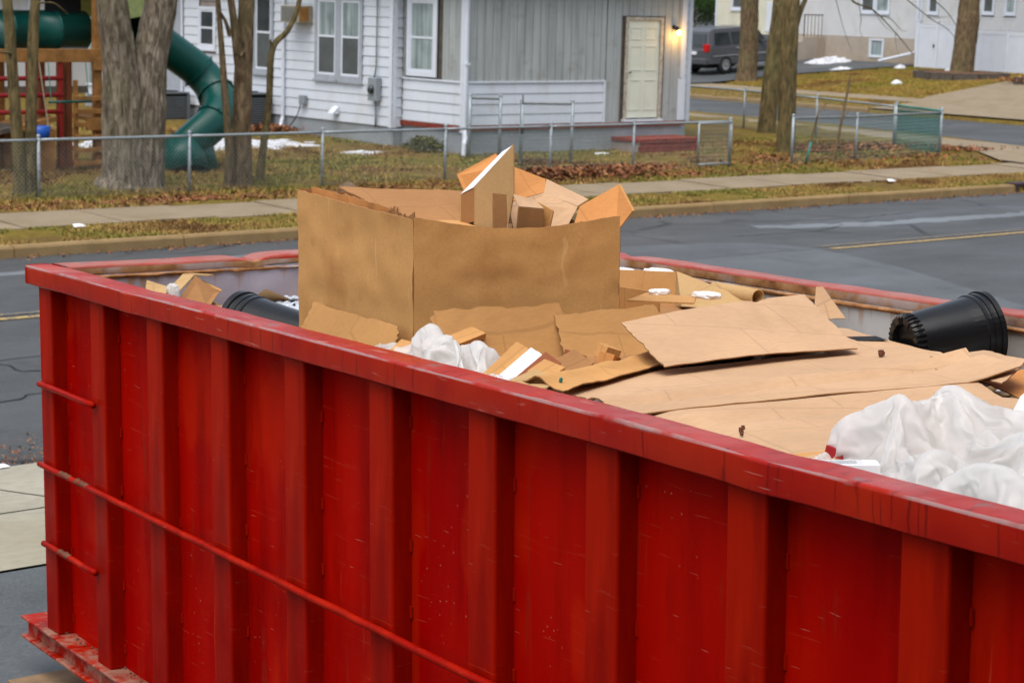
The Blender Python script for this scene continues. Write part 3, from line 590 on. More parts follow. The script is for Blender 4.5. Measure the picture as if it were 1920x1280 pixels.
# --- the big open box
BO = Vector((.5, -2.34, -.12)); bigbox = ditem('cardboard_box', 'large open brown cardboard box standing on the rubbish, scrap board inside', 'cardboard box', BO)
c0, c1, c2, c3 = Vector((0, 0, 0)), Vector((0, .84, 0)), Vector((.70, -.16, 0)), Vector((.70, .68, 0))
def wall(name, a, b, top, mat, seed, bul=.012, torn=None, z0=0):
    n, m = 34, 18; V = []; d = (b-a); out = Vector((d.y, -d.x, 0)).normalized()
    for j in range(m+1):
        for i in range(n+1):
            s, t = i/n, j/m; h = top(s) if callable(top) else top
            if torn and j == m: h += torn*fbm(s*14, seed)*.5+torn*.4*fbm(s*40, seed)
            p = a+d*s+Vector((0, 0, z0+(h-z0)*t))
            w = math.sin(math.pi*s)*(.4+.6*t)*bul+.006*fbm(s*3, t*3, seed)+.003*fbm(s*8, t*8, seed)
            V.append(p+out*w)
    F = [(j*(n+1)+i, j*(n+1)+i+1, (j+1)*(n+1)+i+1, (j+1)*(n+1)+i) for j in range(m) for i in range(n)]
    return mk(name, V, F, mat, bigbox, True, 0, .005)
wall('panel', c1, c0, lambda s: .495-.05*s, M['box_card'], 1, .008, .006)
wall('panel', c0, c2, lambda s: .452-.038*math.sin(math.pi*min(1, max(0, s*1.05-.02)))+.002*s-.012*s, M['box_card'], 2, -.006, .004)
wall('panel', c2, c3, lambda s: .40+.03*s, M['kraft_dark'], 3, .004)
wall('panel', c3, c1, lambda s: .43+.07*s, M['kraft_dark'], 4, -.004)
# torn flap leaning along the left panel, seen above the edge
wall('flap', c1+Vector((.05, -.01, 0)), c0+Vector((.06, .22, 0)), lambda s: .505-.045*s, M['kraft_orange'], 6, -.01, .012, .25)
wall('flap', c0+Vector((.012, .20, 0)), c0+Vector((.02, .03, 0)), lambda s: .46+.012*math.sin(s*7), M['kraft_dark'], 8, -.01, .03, .3)
# crease and tear marks
for P in (((.0-.004, .5, .16), (-.012, .44, .14)), ):
    pass
# --- boards stuffed inside the box
A_ = [(.872, -2.10, .404), (.938, -2.25, .558), (.939, -2.25, .393), (.918, -2.22, .196), (.872, -2.1, .188)]
def poly_thing(name, label, P, th, mat, cat='cardboard piece', group=None):
    org = Vector(P[0]); o = card(name, [Vector(p)-org for p in P], th, mat); return place(o, org, label, cat, group)
fb = ditem('folded_carton', 'tall pointed tan folded carton with white torn edge sticking out of the big box', 'carton', (.872, -2.10, .18))
q = lambda p: Vector(p)-Vector((.872, -2.10, .18))
card('front_panel', [q(p) for p in A_], .005, M['kraft_tan'], fb)
card('back_panel', [q(p) for p in [(.858, -2.03, .375), (.932, -2.185, .526), (.945, -2.19, .2), (.858, -2.03, .17)]], .005, M['kraft_tan'], fb)
card('white_edge', [q(p) for p in [(.870, -2.101, .4055), (.9345, -2.246, .5515), (.931, -2.186, .528), (.858, -2.033, .378)]], .003, M['paper'], fb)
card('end_panel', [q(p) for p in [(.873, -2.103, .402), (.859, -2.031, .374), (.859, -2.031, .27), (.873, -2.103, .29)]], .004, M['kraft_dark'], fb)
poly_thing('cardboard_flap', 'orange brown flap behind the pointed tan carton', [(.921, -1.90, .436), (1.051, -1.95, .508), (1.02, -2.08, .477), (.925, -1.97, .355), (.94, -1.95, .229)][:4], .006, M['kraft_orange'])
lg = ditem('unfolded_carton', 'wide pale unfolded carton leaning out of the back of the big box', 'carton', (1.179, -1.85, .2)); q = lambda p: Vector(p)-Vector((1.179, -1.85, .2))
a1, a2, a3 = Vector((1.03, -1.90, .47)), Vector((1.257, -1.95, .413)), Vector((1.342, -2.1, .347))
card('upper_panel', [q(p) for p in [(1.10, -1.86, .482), a2, (1.19, -2.055, .375), (1.01, -2.09, .345), (1.02, -1.98, .42)]], .006, M['kraft_orange'], lg)
card('lower_panel', [q(p) for p in [a2+Vector((.003, -.003, 0)), a3, (1.23, -2.2, .333), (1.17, -2.075, .372)]], .006, M['kraft_light'], lg)
card('pale_panel', [q(p) for p in [(1.172, -2.073, .374), (1.228, -2.203, .331), (1.071, -2.30, .196), (.96, -2.24, .192), (1.01, -2.10, .345)]], .006, M['kraft_light'], lg)
rf = ditem('cardboard_flap', 'brown rectangular flap sticking out on the right of the big box', 'cardboard piece', (1.23, -2.2, .2)); q = lambda p: Vector(p)-Vector((1.23, -2.2, .2))
card('flap_panel', [q(p) for p in [(1.232, -2.21, .333), (1.368, -2.25, .407), (1.372, -2.33, .321), (1.255, -2.40, .255), (1.104, -2.32, .194)]], .006, M['kraft_orange'], rf)
card('flap_fold', [q(p) for p in [(1.366, -2.252, .4075), (1.372, -2.33, .321), (1.378, -2.335, .322), (1.373, -2.255, .41)]], .004, M['kraft'], rf)
sb = ditem('small_carton', 'small open brown carton with bent flaps inside the big box', 'carton', (.87, -2.38, .2)); q = lambda p: Vector(p)-Vector((.87, -2.38, .2))
card('front_panel', [q(p) for p in [(.875, -2.38, .355), (.973, -2.38, .344), (.96, -2.375, .16), (.855, -2.375, .16)]], .005, M['kraft_dark'], sb)
card('top_flap', [q(p) for p in [(.875, -2.381, .357), (.974, -2.381, .346), (1.026, -2.25, .363), (.935, -2.25, .388)]], .004, M['kraft_light'], sb)
card('side_panel', [q(p) for p in [(.976, -2.378, .343), (1.027, -2.255, .361), (1.02, -2.255, .16), (.963, -2.373, .16)]], .005, M['kraft'], sb)
card('side_flap', [q(p) for p in [(1.004, -2.30, .363), (1.027, -2.36, .337), (.99, -2.36, .18), (.985, -2.30, .2)]], .005, M['kraft'], sb)
card('back_flap', [q(p) for p in [(.824, -2.30, .398), (.877, -2.30, .392), (.86, -2.34, .2), (.800, -2.34, .2)]], .005, M['kraft_dark'], sb)
card('inner_flap', [q(p) for p in [(.845, -2.36, .30), (.862, -2.36, .30), (.85, -2.36, .17), (.83, -2.36, .17)]], .004, M['kraft_light'], sb)

board('cardboard_sheet', 'brown sheet packed inside the left of the big box', [(.56, -2.28, .275), (.86, -2.33, .265), (.88, -1.68, .29), (.55, -1.58, .31)], M['kraft'], .012, 4, 61, None, .004, 14, 14)
board('cardboard_sheet', 'darker folded board packed at the back inside the big box', [(.70, -1.95, .28), (1.12, -2.05, .27), (1.12, -1.72, .36), (.62, -1.58, .385)], M['kraft_dark'], .008, 4, 64, None, .004, 14, 14)
# --- flat sheets in front
crease = lambda p0, w, h: (lambda s, t: -h*math.exp(-((t-p0)/w)**2))
board('cardboard_sheet', 'pale tilted cardboard sheet lying on top, right of the big box', [(.83, -3.27, -.062), (1.59, -3.26, -.060), (1.82, -2.72, .045), (.895, -2.95, .033)], M['kraft_light'], .003, 2.2, 1, lambda s, t: .010*math.sin(math.pi*s)-.008*math.exp(-((s-.62-.1*t)/.03)**2)*(t > .35))
board('cardboard_sheet', 'broad pale cardboard sheet with long creases in the middle of the dumpster', [(.37, -3.77, -.085), (1.62, -3.94, -.062), (1.86, -3.20, -.078), (.46, -3.12, -.10)], M['kraft_light'], .006, 2.0, 4,
      lambda s, t: .012*math.exp(-((t-.35-.15*s)/.05)**2)-.016*math.exp(-((t-.25-.15*s)/.04)**2)+(.03*max(0, s-.85)/.15 if t < .5 else 0), nu=40, nv=36)
board('cardboard_sheet', 'big light brown cardboard sheet beside the near rim, partly under white plastic', [(.26, -4.53, -.066), (1.25, -5.05, -.10), (1.50, -3.75, -.076), (.36, -3.72, -.089)], M['kraft_light'], .005, 2.0, 8,
      lambda s, t: -.02*math.exp(-((s-.02)/.06)**2)+.012*math.exp(-((t-.8-.1*s)/.05)**2)-.012*math.exp(-((t-.68-.1*s)/.04)**2), nu=40, nv=36)
board('cardboard_sheet', 'curled cardboard end lying against the black pot', [(1.50, -3.98, -.068), (1.72, -3.86, -.042), (1.90, -3.50, -.072), (1.62, -3.38, -.082)], M['kraft_light'], .005, 3, 12, lambda s, t: .014*s*s, nu=16, nv=14)
board('cardboard_strip', 'folded narrow cardboard strip between the box and the broad sheet', [(.33, -3.26, -.072), (.36, -3.44, -.07), (.985, -3.10, -.075), (.96, -2.93, -.085)], M['kraft'], .010, 4, 15, lambda s, t: .022*math.exp(-((s-.4)/.22)**2), nu=18, nv=24, cat='cardboard strip')
lid_ = board('cardboard_sheet', 'cardboard lid with a dark painted hand hole under the pot', [(1.55, -3.19, -.085), (1.86, -3.29, -.085), (2.02, -2.72, -.085), (1.72, -2.66, -.06)], M['kraft_light'], .004, 3, 18, None, nu=14, nv=14)
lo_ = Vector((1.7875, -2.965, -.07875)); mk('hole_shade_patch', [Vector(p)-lo_ for p in [(1.80, -3.02, -.0775), (1.90, -3.06, -.0775), (1.935, -2.96, -.0775), (1.83, -2.93, -.0765)]], [(0, 1, 2, 3)], M['dark'], lid_)  # flat dark patch paints the hole's shade; the lid itself is uncut
board('cardboard_sheet', 'orange brown board in shadow at the right edge, behind the creased sheets', [(1.4, -4.4, -.12), (1.9, -4.5, -.12), (2.2, -3.6, -.10), (1.75, -3.6, -.12)], M['kraft_orange'], .006, 3, 21, None, nu=12, nv=12)
board('cardboard_sheet', 'brown board under the big box on the side of the street', [(1.15, -2.85, -.11), (1.9, -2.9, -.11), (2.25, -1.9, -.12), (1.3, -1.8, -.13)], M['kraft'], .008, 3, 24, None, nu=14, nv=14)
board('cardboard_sheet', 'flattened brown carton wedged below the big box', [(.42, -2.95, -.12), (1.15, -2.95, -.115), (1.25, -2.35, -.105), (.42, -2.25, -.12)], M['kraft_dark'], .012, 4, 27, None, nu=14, nv=14)
board('cardboard_scrap', 'ragged brown board leaning on the foot of the big box above the white bag', [(.46, -2.52, -.12), (.97, -2.64, -.12), (.93, -2.545, .05), (.52, -2.43, .03)], M['kraft_lean'], .010, 5, 51, None, .004, 24, 14, .035, 'cardboard scrap')
board('cardboard_scrap', 'torn brown board slumped against the right foot of the big box', [(.86, -2.70, -.13), (1.34, -2.74, -.12), (1.27, -2.60, .03), (.90, -2.56, .01)], M['kraft_lean'], .010, 5, 54, None, .004, 24, 14, .04, 'cardboard scrap')
board('cardboard_scrap', 'ragged tan board slumped against the left foot of the big box', [(.40, -2.40, -.13), (.38, -1.72, -.13), (.462, -1.70, -.01), (.465, -2.30, -.02)], M['kraft_lean'], .008, 5, 57, None, .004, 14, 24, .03, 'cardboard scrap')
# --- low open tray box behind, with flaps
tb = ditem('tray_box', 'low open cardboard tray with flaps, right behind the big box', 'cardboard box', (1.7, -1.9, -.16)); q = lambda p: Vector(p)-Vector((1.7, -1.9, -.16))
card('back_panel', [q(p) for p in [(2.16, -.95, -.04), (2.12, -1.58, .005), (2.10, -1.60, -.14), (2.14, -.95, -.16)]], .006, M['kraft'], tb)
card('side_panel', [q(p) for p in [(2.118, -1.585, .006), (2.2, -1.935, -.074), (2.12, -2.02, -.105), (2.02, -1.75, -.11), (2.098, -1.60, -.13)]], .006, M['kraft_tan'], tb)
card('front_panel', [q(p) for p in [(1.62, -1.35, .0), (1.66, -2.10, .0), (1.66, -2.10, -.13), (1.62, -1.35, -.15)]], .006, M['kraft'], tb)
card('base_panel', [q(p) for p in [(1.63, -1.3, -.13), (1.66, -2.12, -.12), (2.10, -2.05, -.12), (2.12, -1.0, -.14)]], .006, M['kraft_dark'], tb)
card('side_flap', [q(p) for p in [(1.50, -2.52, .012), (1.66, -2.32, .004), (1.60, -2.10, .0), (1.36, -2.32, .01)]], .006, M['kraft'], tb)
# cardboard tube
P = [(2.215, -1.70, -.05), (2.225, -1.97, -.058)]
o = MB().lathe([(0, .030), (.26, .033), (.262, .030), (.26, .027), (0, .024)], (0, 0, 0), (.04, -1, -.03), 16).build('cardboard_tube', M['kraft_tan'], None, True)
place(o, (2.20, -1.72, -.055), 'olive brown cardboard tube poking up by the far wall', 'tube')
board('cardboard_scrap', 'thin curled pale scrap standing against the far wall', [(2.10, -2.44, -.09), (2.20, -2.50, -.085), (2.175, -2.40, .02), (2.155, -2.385, .018)], M['kraft_light'], .004, 6, 31, lambda s, t: 0, nu=8, nv=10, th=.004, cat='cardboard scrap')
# foam blocks
def lump(name, label, org, size, mat, seed, cat, nse=.12, seg=18):
    bm = bmesh.new(); bmesh.ops.create_icosphere(bm, subdivisions=4, radius=1)
    for v in bm.verts:
        p = v.co.copy(); k = 1+nse*fbm(p.x*2, p.y*2, p.z*2+seed)+nse*.5*fbm(p.x*6, p.y*6, p.z*6+seed)
        sgn = lambda t: math.copysign(abs(t)**.6, t); v.co = Vector((sgn(p.x)*size[0], sgn(p.y)*size[1], sgn(p.z)*size[2]))*k
    me = bpy.data.meshes.new(name); bm.to_mesh(me); bm.free(); o = put(name, me, mat, None, True); return place(o, org, label, cat)
lump('foam_block', 'row of white foam lumps just behind the big box', (2.19, -1.36, -.028), (.04, .085, .022), M['foam'], 3, 'foam')
lump('foam_block', 'small white foam lump at the edge of the big box', (2.19, -1.12, -.045), (.035, .05, .02), M['foam'], 5, 'foam')
lump('foam_block', 'white foam cap on the left of the tray box flap', (1.60, -2.18, .012), (.035, .032, .012), M['foam'], 6, 'foam')
lump('foam_block', 'longer white foam cap on the right of the tray box flap', (1.66, -2.38, .018), (.035, .055, .012), M['foam'], 8, 'foam')

# --- black nursery pots
def pot(name, label, base, rim, r0, r1, teeth=34):
    base, rim = Vector(base), Vector(rim); ax = (rim-base); Ln = ax.length; root = ditem(name, label, 'plant pot', base)
    axn = ax.normalized(); ref = Vector((0, 0, 1)); a = (ref-axn*ref.dot(axn)).normalized(); b = axn.cross(a); n = teeth*4
    prof = [(.012, r0*.99, 1), (.0, r0*.93, 1), (.0, r0*.70, .3), (.018, r0*.64, 0), (.02, r0*.001, 0)]
    outer = [(.012, r0*.995, 1), (.03, r0*1.0, 1), (.038, r0*.985, 0)]
    def ringset(pr):
        V = []
        for d, r, tooth in pr:
            for k in range(n):
                th = 2*math.pi*k/n; rr = r*(1+.035*tooth*(1 if (k % 4) in (0, 1) else -1)); V.append(axn*d+(a*math.cos(th)+b*math.sin(th))*rr)
        m = len(pr); return V, [(i*n+k, i*n+(k+1) % n, (i+1)*n+(k+1) % n, (i+1)*n+k) for i in range(m-1) for k in range(n)]
    V, F = ringset(prof[::-1]); 
    ba = mk('base', V, F, M['black'], root)
    for k in range(0, teeth, 1):
        th = 2*math.pi*k/teeth; d = a*math.cos(th)+b*math.sin(th)
        if k % 3 == 0: MB().tube([d*r0*.66-axn*.001, d*r0*.9-axn*.002], .0022, 5).build('ridge', M['black'], ba)
    V, F = ringset(outer); mk('foot_ring', V, F, M['black'], root)
    pr = [(.036, r0*.985)]+[(.036+(Ln*.80-.036)*t, r0+(r1*.90-r0)*t) for t in (.25, .5, .75, 1)]
    MB().lathe(pr, (0, 0, 0), axn, 48).build('body', M['black'], root, True)
    pr = [(Ln*.80, r1*.90), (Ln*.81, r1*.945), (Ln*.845, r1*.945), (Ln*.85, r1*.915), (Ln*.87, r1*.915), (Ln*.875, r1*.955), (Ln*.91, r1*.96), (Ln*.915, r1*.93), (Ln*.94, r1*.93), (Ln*.945, r1), (Ln, r1*1.01), (Ln, r1*.97), (Ln*.3, r1*.75)]
    MB().lathe(pr, (0, 0, 0), axn, 48).build('rim', M['black'], root, False)
    return root
pot('plant_pot', 'black plastic nursery pot lying on its side against the far wall', (1.93, -3.10, -.090), (2.235, -3.165, -.058), .10, .138)
pt2 = pot('plant_pot', 'black plastic pot tipped over beside the near rim, left of the big box', (.735, -1.26, -.235), (.555, -.86, -.190), .098, .138)
# --- left end: clear corrugated sheet, torn carton, wood bits
board('corrugated_sheet', 'translucent ribbed plastic sheet at the far end, left of the big box', [(.66, -.60, -.17), (.98, -1.30, -.15), (1.40, -.60, -.13), (.95, -.22, -.17)], M['tarp'], .004, 3, 41, lambda s, t: .003*math.sin(s*110)+.006*fbm(s*4, t*5), th=.003, nu=140, nv=24, edge=.002, cat='plastic sheet')
tc = ditem('torn_carton', 'torn brown carton with a bent flap in the far left corner of the dumpster', 'carton', (.5, -.3, -.15)); q = lambda p: Vector(p)-Vector((.5, -.3, -.15))
card('top_panel', [q(p) for p in [(.44, -.36, -.125), (.47, -.42, -.12), (.60, -.33, -.045), (.575, -.27, -.046)]], .006, M['kraft_tan'], tc)
card('flap', [q(p) for p in [(.575, -.27, -.044), (.60, -.335, -.043), (.66, -.34, -.048), (.70, -.30, -.052), (.62, -.27, -.045)]], .006, M['kraft_tan'], tc)
card('side_panel', [q(p) for p in [(.60, -.335, -.047), (.69, -.37, -.115), (.60, -.46, -.17), (.475, -.42, -.15)]], .006, M['kraft_dark'], tc)
card('edge_panel', [q(p) for p in [(.585, -.31, -.05), (.70, -.36, -.115), (.715, -.34, -.112), (.60, -.295, -.047)]], .006, M['kraft'], tc)
tw = ditem('torn_carton', 'crumpled yellowish carton end beside the near rim at the far left', 'carton', (.42, -.33, -.14)); q = lambda p: Vector(p)-Vector((.42, -.33, -.14))
card('panel', [q(p) for p in [(.372, -.36, -.105), (.43, -.44, -.115), (.465, -.36, -.085), (.405, -.30, -.062)]], .014, M['kraft_tan'], tw)
card('panel', [q(p) for p in [(.38, -.37, -.12), (.43, -.45, -.125), (.47, -.37, -.105), (.41, -.31, -.085)]], .010, M['kraft_dark'], tw)
lump('plastic_bag', 'little clear bag beside the torn carton', (.475, -.40, -.10), (.02, .028, .035), M['film'], 12, 'plastic bag', .2)

# --- white bag, papers and cartons in front of the big box
def crumple(name, label, C, H, mat, seed, n=60, amp=.016, freq=9, cat='plastic sheet', smooth=True):
    org = sum((Vector(c) for c in C), Vector())/4
    def fold(s, t):
        p = (Vector(C[0])*(1-s)+Vector(C[1])*s)*(1-t)+(Vector(C[3])*(1-s)+Vector(C[2])*s)*t
        h = sum(a*math.exp(-(((p.x-x)/rx)**2+((p.y-y)/ry)**2)) for x, y, a, rx, ry in H)
        w = 1-abs(2*mnoise.noise(Vector((p.x*freq, p.y*freq*.6, seed))))
        w2 = 1-abs(2*mnoise.noise(Vector((p.x*freq*2.3+4, p.y*freq*2, seed+3))))
        return h+amp*(w**2)+amp*.45*(w2**2)
    V, F = patch_grid([Vector(c)-org for c in C], n, n, .004, 5, seed, .05, fold)
    o = mk(name, V, F, mat, None, smooth); return place(o, org, label, cat)
def slab_thing(name, label, cen, size, rot, mat, cat, parts=()):
    m = DM@Matrix.Translation(cen)@Matrix.Rotation(rot[2], 4, 'Z')@Matrix.Rotation(rot[1], 4, 'Y')@Matrix.Rotation(rot[0], 4, 'X')
    o = box(name, (-size[0]/2, -size[1]/2, -size[2]/2), (size[0]/2, size[1]/2, size[2]/2), mat, None, .0015); o.matrix_world = m; return tag(o, label, cat)
slab_thing('thin_carton', 'narrow tan carton leaning on the white bag', (.37, -3.09, -.055), (.23, .045, .03), (.5, -.45, .35), M['kraft'], 'carton')
slab_thing('paper_stack', 'tilted sheaf of white papers next to the white bag', (.40, -3.14, -.065), (.22, .07, .014), (.55, -.42, .32), M['paper'], 'papers')
slab_thing('folder', 'dark maroon folder behind the sheaf of papers', (.425, -3.17, -.072), (.22, .06, .008), (.6, -.42, .30), M['wood_red'], 'folder')
slab_thing('thin_carton', 'pale yellow carton lying on the near rim beside the papers', (.34, -3.26, -.075), (.16, .055, .03), (.2, -.2, .25), M['kraft_tan'], 'carton')
slab_thing('thin_carton', 'open tan carton right of the papers', (.46, -3.19, -.068), (.11, .07, .045), (.3, -.2, .5), M['kraft'], 'carton')
slab_thing('cardboard_scrap', 'dark brown board edge below the big box', (.55, -3.13, -.07), (.25, .08, .007), (.5, -.25, .35), M['kraft_dark'], 'cardboard scrap')
slab_thing('cardboard_scrap', 'olive card strip lying just inside the near rim', (.27, -3.28, -.075), (.26, .05, .006), (.1, -.08, -.9), M['kraft_tan'], 'cardboard scrap')
slab_thing('cardboard_scrap', 'brown card slip left of the white bag', (.33, -2.55, -.085), (.22, .09, .006), (.2, -.3, .6), M['kraft'], 'cardboard scrap')
slab_thing('cardboard_scrap', 'printed card strip above the white bag', (.52, -2.56, -.05), (.26, .06, .02), (.3, -.15, .35), M['kraft'], 'cardboard scrap')
slab_thing('white_tray', 'white foam tray tucked behind the papers', (.47, -3.10, -.05), (.10, .07, .03), (.4, -.2, .1), M['foam'], 'tray')
slab_thing('green_marker', 'small green plastic stick between the cartons', (.40, -3.36, -.07), (.008, .008, .05), (.2, .1, 0), M['green_mesh'], 'stick')
for i, (x, y, r, m_, lb) in enumerate([(.62, -2.85, .2, 'kraft_tan', 'first little tan carton end below the big box'), (.78, -2.86, .5, 'wood_red', 'little red carton end below the big box'), (.95, -2.80, .1, 'kraft', 'brown carton end below the right edge of the big box'), (.70, -2.97, .3, 'wood_red', 'tiny red box corner over the dark gap'), (.85, -2.95, .6, 'kraft_orange', 'orange board stub over the dark gap')]):
    slab_thing('carton_end', lb, (x, y, -.085), (.06, .05, .045), (.2, .3, r), M[m_], 'carton')

# --- white plastic film, right foreground
def drape(name, label, C, ridges, mat, seed, n=150, amp=.010, base=0.0, freq=9):
    """thin film hung over a few sharp ridges: ridges = polylines of (x, y, height, width)"""
    org = sum((Vector(c_) for c_ in C), Vector())/4; segs = []
    for rd in ridges:
        for p, q in zip(rd[:-1], rd[1:]): segs.append((np.array(p), np.array(q)))
    def fold(s, t):
        p = (Vector(C[0])*(1-s)+Vector(C[1])*s)*(1-t)+(Vector(C[3])*(1-s)+Vector(C[2])*s)*t; best = 0; dn = 0
        px = p.x+.03*mnoise.noise(Vector((p.x*6, p.y*6, seed))); py = p.y+.03*mnoise.noise(Vector((p.x*6, p.y*6, seed+5)))
        for a_, b_ in segs:
            d = b_[:2]-a_[:2]; k_ = min(1, max(0, ((px-a_[0])*d[0]+(py-a_[1])*d[1])/(d@d))); m = a_+(b_-a_)*k_; ds = math.hypot(px-m[0], py-m[1]); u = max(0, 1-ds/m[3]); h = m[2]*(u**1.25)
            if h > best: best = h
            dn += u*(k_*math.sqrt(d@d)+a_[0]*3+a_[1]*2)
        w = mnoise.noise(Vector((px*freq*.5, py*freq*.5, seed))); ph = dn*30+5*mnoise.noise(Vector((px*5, py*5, seed+8)))
        edge = min(s, 1-s, t, 1-t); low = max(0, 1-best*9)
        return base+best+amp*.8*math.sin(ph)*min(1, best*16)*(.4+.6*abs(mnoise.noise(Vector((px*7, py*7, seed+2)))))+amp*1.3*w+.010*math.sin(9*s+7*t+seed)*max(0, 1-edge*7)
    V, F = patch_grid([Vector(c_)-org for c_ in C], n, n, .002, 4, seed, 0, fold); o = mk(name, V, F, mat, None, True); return place(o, org, label, 'plastic sheet')
def cloth_film(specs, frames=46):
    """let thin films fall and wrinkle over a few rounded lumps; keeps only the settled shapes"""
    tmp = []
    def collider(V, F):
        o = mk('collider', V, F); o.modifiers.new('c', 'COLLISION'); o.collision.thickness_outer = .006; o.collision.cloth_friction = 12; tmp.append(o)
    b_ = MB().box((-.3, -6.8, -.4), (2.4, -2.0, -.085)).box((-.3, -6.8, -.4), (.112, -2.0, .004)); collider(b_.v, b_.f); out = []
    for nm, lb, cat_, (x0, x1, y0, y1), z, lumps, n, grow_, seed, rot in specs:
        for (cx, cy, cz, sx, sy, sz) in lumps:
            bm = bmesh.new(); bmesh.ops.create_icosphere(bm, subdivisions=3, radius=1); V = [(cx+v.co.x*sx*(1+.25*fbm(v.co.x*2, v.co.y*2, seed)), cy+v.co.y*sy, cz+v.co.z*sz) for v in bm.verts]; F = [tuple(v.index for v in f_.verts) for f_ in bm.faces]; bm.free(); collider(V, F)
        V = []; cx, cy = (x0+x1)/2, (y0+y1)/2
        for j_ in range(n+1):
            for i_ in range(n+1):
                x = (i_/n-.5)*(x1-x0); y = (j_/n-.5)*(y1-y0); e_ = .05*fbm(i_/n*4, j_/n*4, seed); V.append((cx+x*math.cos(rot)-y*math.sin(rot)+e_, cy+x*math.sin(rot)+y*math.cos(rot)+e_, z+.05*fbm(x*5, y*5, seed)+.02*fbm(x*14, y*14, seed)))
        F = [(j_*(n+1)+i_, j_*(n+1)+i_+1, (j_+1)*(n+1)+i_+1, (j_+1)*(n+1)+i_) for j_ in range(n) for i_ in range(n)]
        o = mk('film_sim', V, F); m = o.modifiers.new('cloth', 'CLOTH'); s_ = m.settings; s_.quality = 6; s_.mass = .08; s_.tension_stiffness = 30; s_.compression_stiffness = 30; s_.shear_stiffness = 10; s_.bending_stiffness = .03; s_.air_damping = 3; s_.shrink_min = -grow_
        m.collision_settings.collision_quality = 3; m.collision_settings.distance_min = .004; m.point_cache.frame_end = frames; tmp.append(o); out.append((o, nm, lb, cat_))
    for fr in range(1, frames+1): scene.frame_set(fr)
    dg = bpy.context.evaluated_depsgraph_get(); res = []
    for o, nm, lb, cat_ in out:
        me = bpy.data.meshes.new_from_object(o.evaluated_get(dg)); co = np.zeros(len(me.vertices)*3); me.vertices.foreach_get('co', co); co = co.reshape(-1, 3); org = co.mean(0); org[2] = co[:, 2].min(); me.vertices.foreach_set('co', (co-org).ravel()); me.name = nm; me.materials.clear(); res.append((me, org, nm, lb, cat_))
    for o in tmp: bpy.data.objects.remove(o, do_unlink=True)
    scene.frame_set(1)
    for me, org, nm, lb, cat_ in res:
        o = put(nm, me, M['film'], None, True); md = o.modifiers.new('s', 'SUBSURF'); md.levels = 1; md.render_levels = 1; place(o, Vector(org), lb, cat_)
cloth_film([
 ('plastic_film', 'big translucent white plastic film draped over the sheets at the right', 'plastic sheet', (.20, 1.02, -5.44, -4.46), .17, [(.42, -4.57, -.07, .03, .04, .085), (.47, -4.68, -.07, .022, .06, .15), (.60, -4.72, -.07, .025, .10, .165), (.53, -5.05, -.07, .03, .07, .12), (.74, -4.92, -.07, .06, .025, .13), (.90, -4.78, -.07, .025, .08, .12), (.36, -4.92, -.07, .05, .025, .07)], 116, .22, 3, .25),
 ('plastic_film', 'second loose white film bunched by the near rim at the right edge', 'plastic sheet', (.16, .80, -5.95, -5.02), .30, [(.24, -5.22, -.07, .02, .14, .10), (.40, -5.42, -.07, .05, .03, .14), (.55, -5.62, -.07, .03, .10, .13), (.70, -5.30, -.07, .03, .10, .14)], 116, .25, 9, .1),
 ('plastic_bag', 'crumpled white plastic bag beside the near rim in front of the big box', 'plastic bag', (.17, .52, -3.14, -2.48), .08, [(.37, -2.68, -.09, .03, .08, .115), (.30, -2.88, -.09, .05, .03, .11), (.36, -2.98, -.09, .02, .05, .10)], 64, .5, 15, -.1)])
crumple('plastic_bag', 'small knotted white bag next to the can', [(.80, -4.62, -.06), (.76, -4.76, -.06), (.93, -4.80, -.06), (.97, -4.64, -.06)], [(.87, -4.70, .12, .05, .045)], M['white'], 33, 40, .015, 26, 'plastic bag')
can = ditem('tin_can', 'white labelled tin can lying beside the knotted bag', 'can', (.93, -4.78, .0))
MB().lathe([(0, .031), (.004, .033), (.10, .033), (.104, .031)], (0, 0, 0), (.35, -.93, -.05), 24).build('body', M['paper'], can, True)
MB().lathe([(0, .0), (-.001, .028), (-.004, .030), (-.004, .0335), (.002, .0335)], (0, 0, 0), (.35, -.93, -.05), 24).build('lid', M['galv'], can, True)
# --- small cartons at the rim corner
pk = ditem('printed_carton', 'small white printed carton with round marks lying by the near rim', 'carton', (.28, -4.70, -.07)); R_ = Matrix.Rotation(-.55, 4, 'Z')
o = box('carton_body', (-.085, -.03, -.01), (.085, .03, .02), M['paper'], pk, .002); o.matrix_local = R_
for k, dx in enumerate((-.065, -.045, .01, .03)):
    d = MB().lathe([(0, .0055), (.0008, .0055), (.0008, .0035), (0, .0035)], (dx, -.0312, .004), (0, -1, 0), 12).build('round_mark', M['green_mesh'], pk); d.matrix_local = R_
for k in range(5):
    d = box('print_line', (-.07, -.02+.009*k, .0202), (.05-.015*(k % 2), -.0175+.009*k, .0207), M['grey_box'], pk); d.matrix_local = R_
o = card('end_flap', [(-.086, -.03, .02), (-.086, .03, .02), (-.112, .028, -.006), (-.112, -.03, -.006)], .002, M['paper'], pk); o.matrix_local = R_
slab_thing('paper_sheet', 'folded white paper left of the printed carton', (.21, -4.55, -.072), (.13, .05, .003), (.1, -.08, -.85), M['paper'], 'paper')
slab_thing('paper_sheet', 'white card slip under the printed carton', (.22, -4.68, -.074), (.09, .045, .003), (.1, -.1, -.6), M['paper'], 'paper')
slab_thing('red_box', 'bright red box corner behind the printed carton', (.40, -4.56, -.075), (.07, .05, .05), (.2, .1, .3), M['red_pipe'], 'box')
slab_thing('wood_scrap', 'orange wood offcut in front of the printed carton', (.22, -4.84, -.07), (.10, .05, .012), (.1, -.15, -.5), M['kraft_orange'], 'wood')
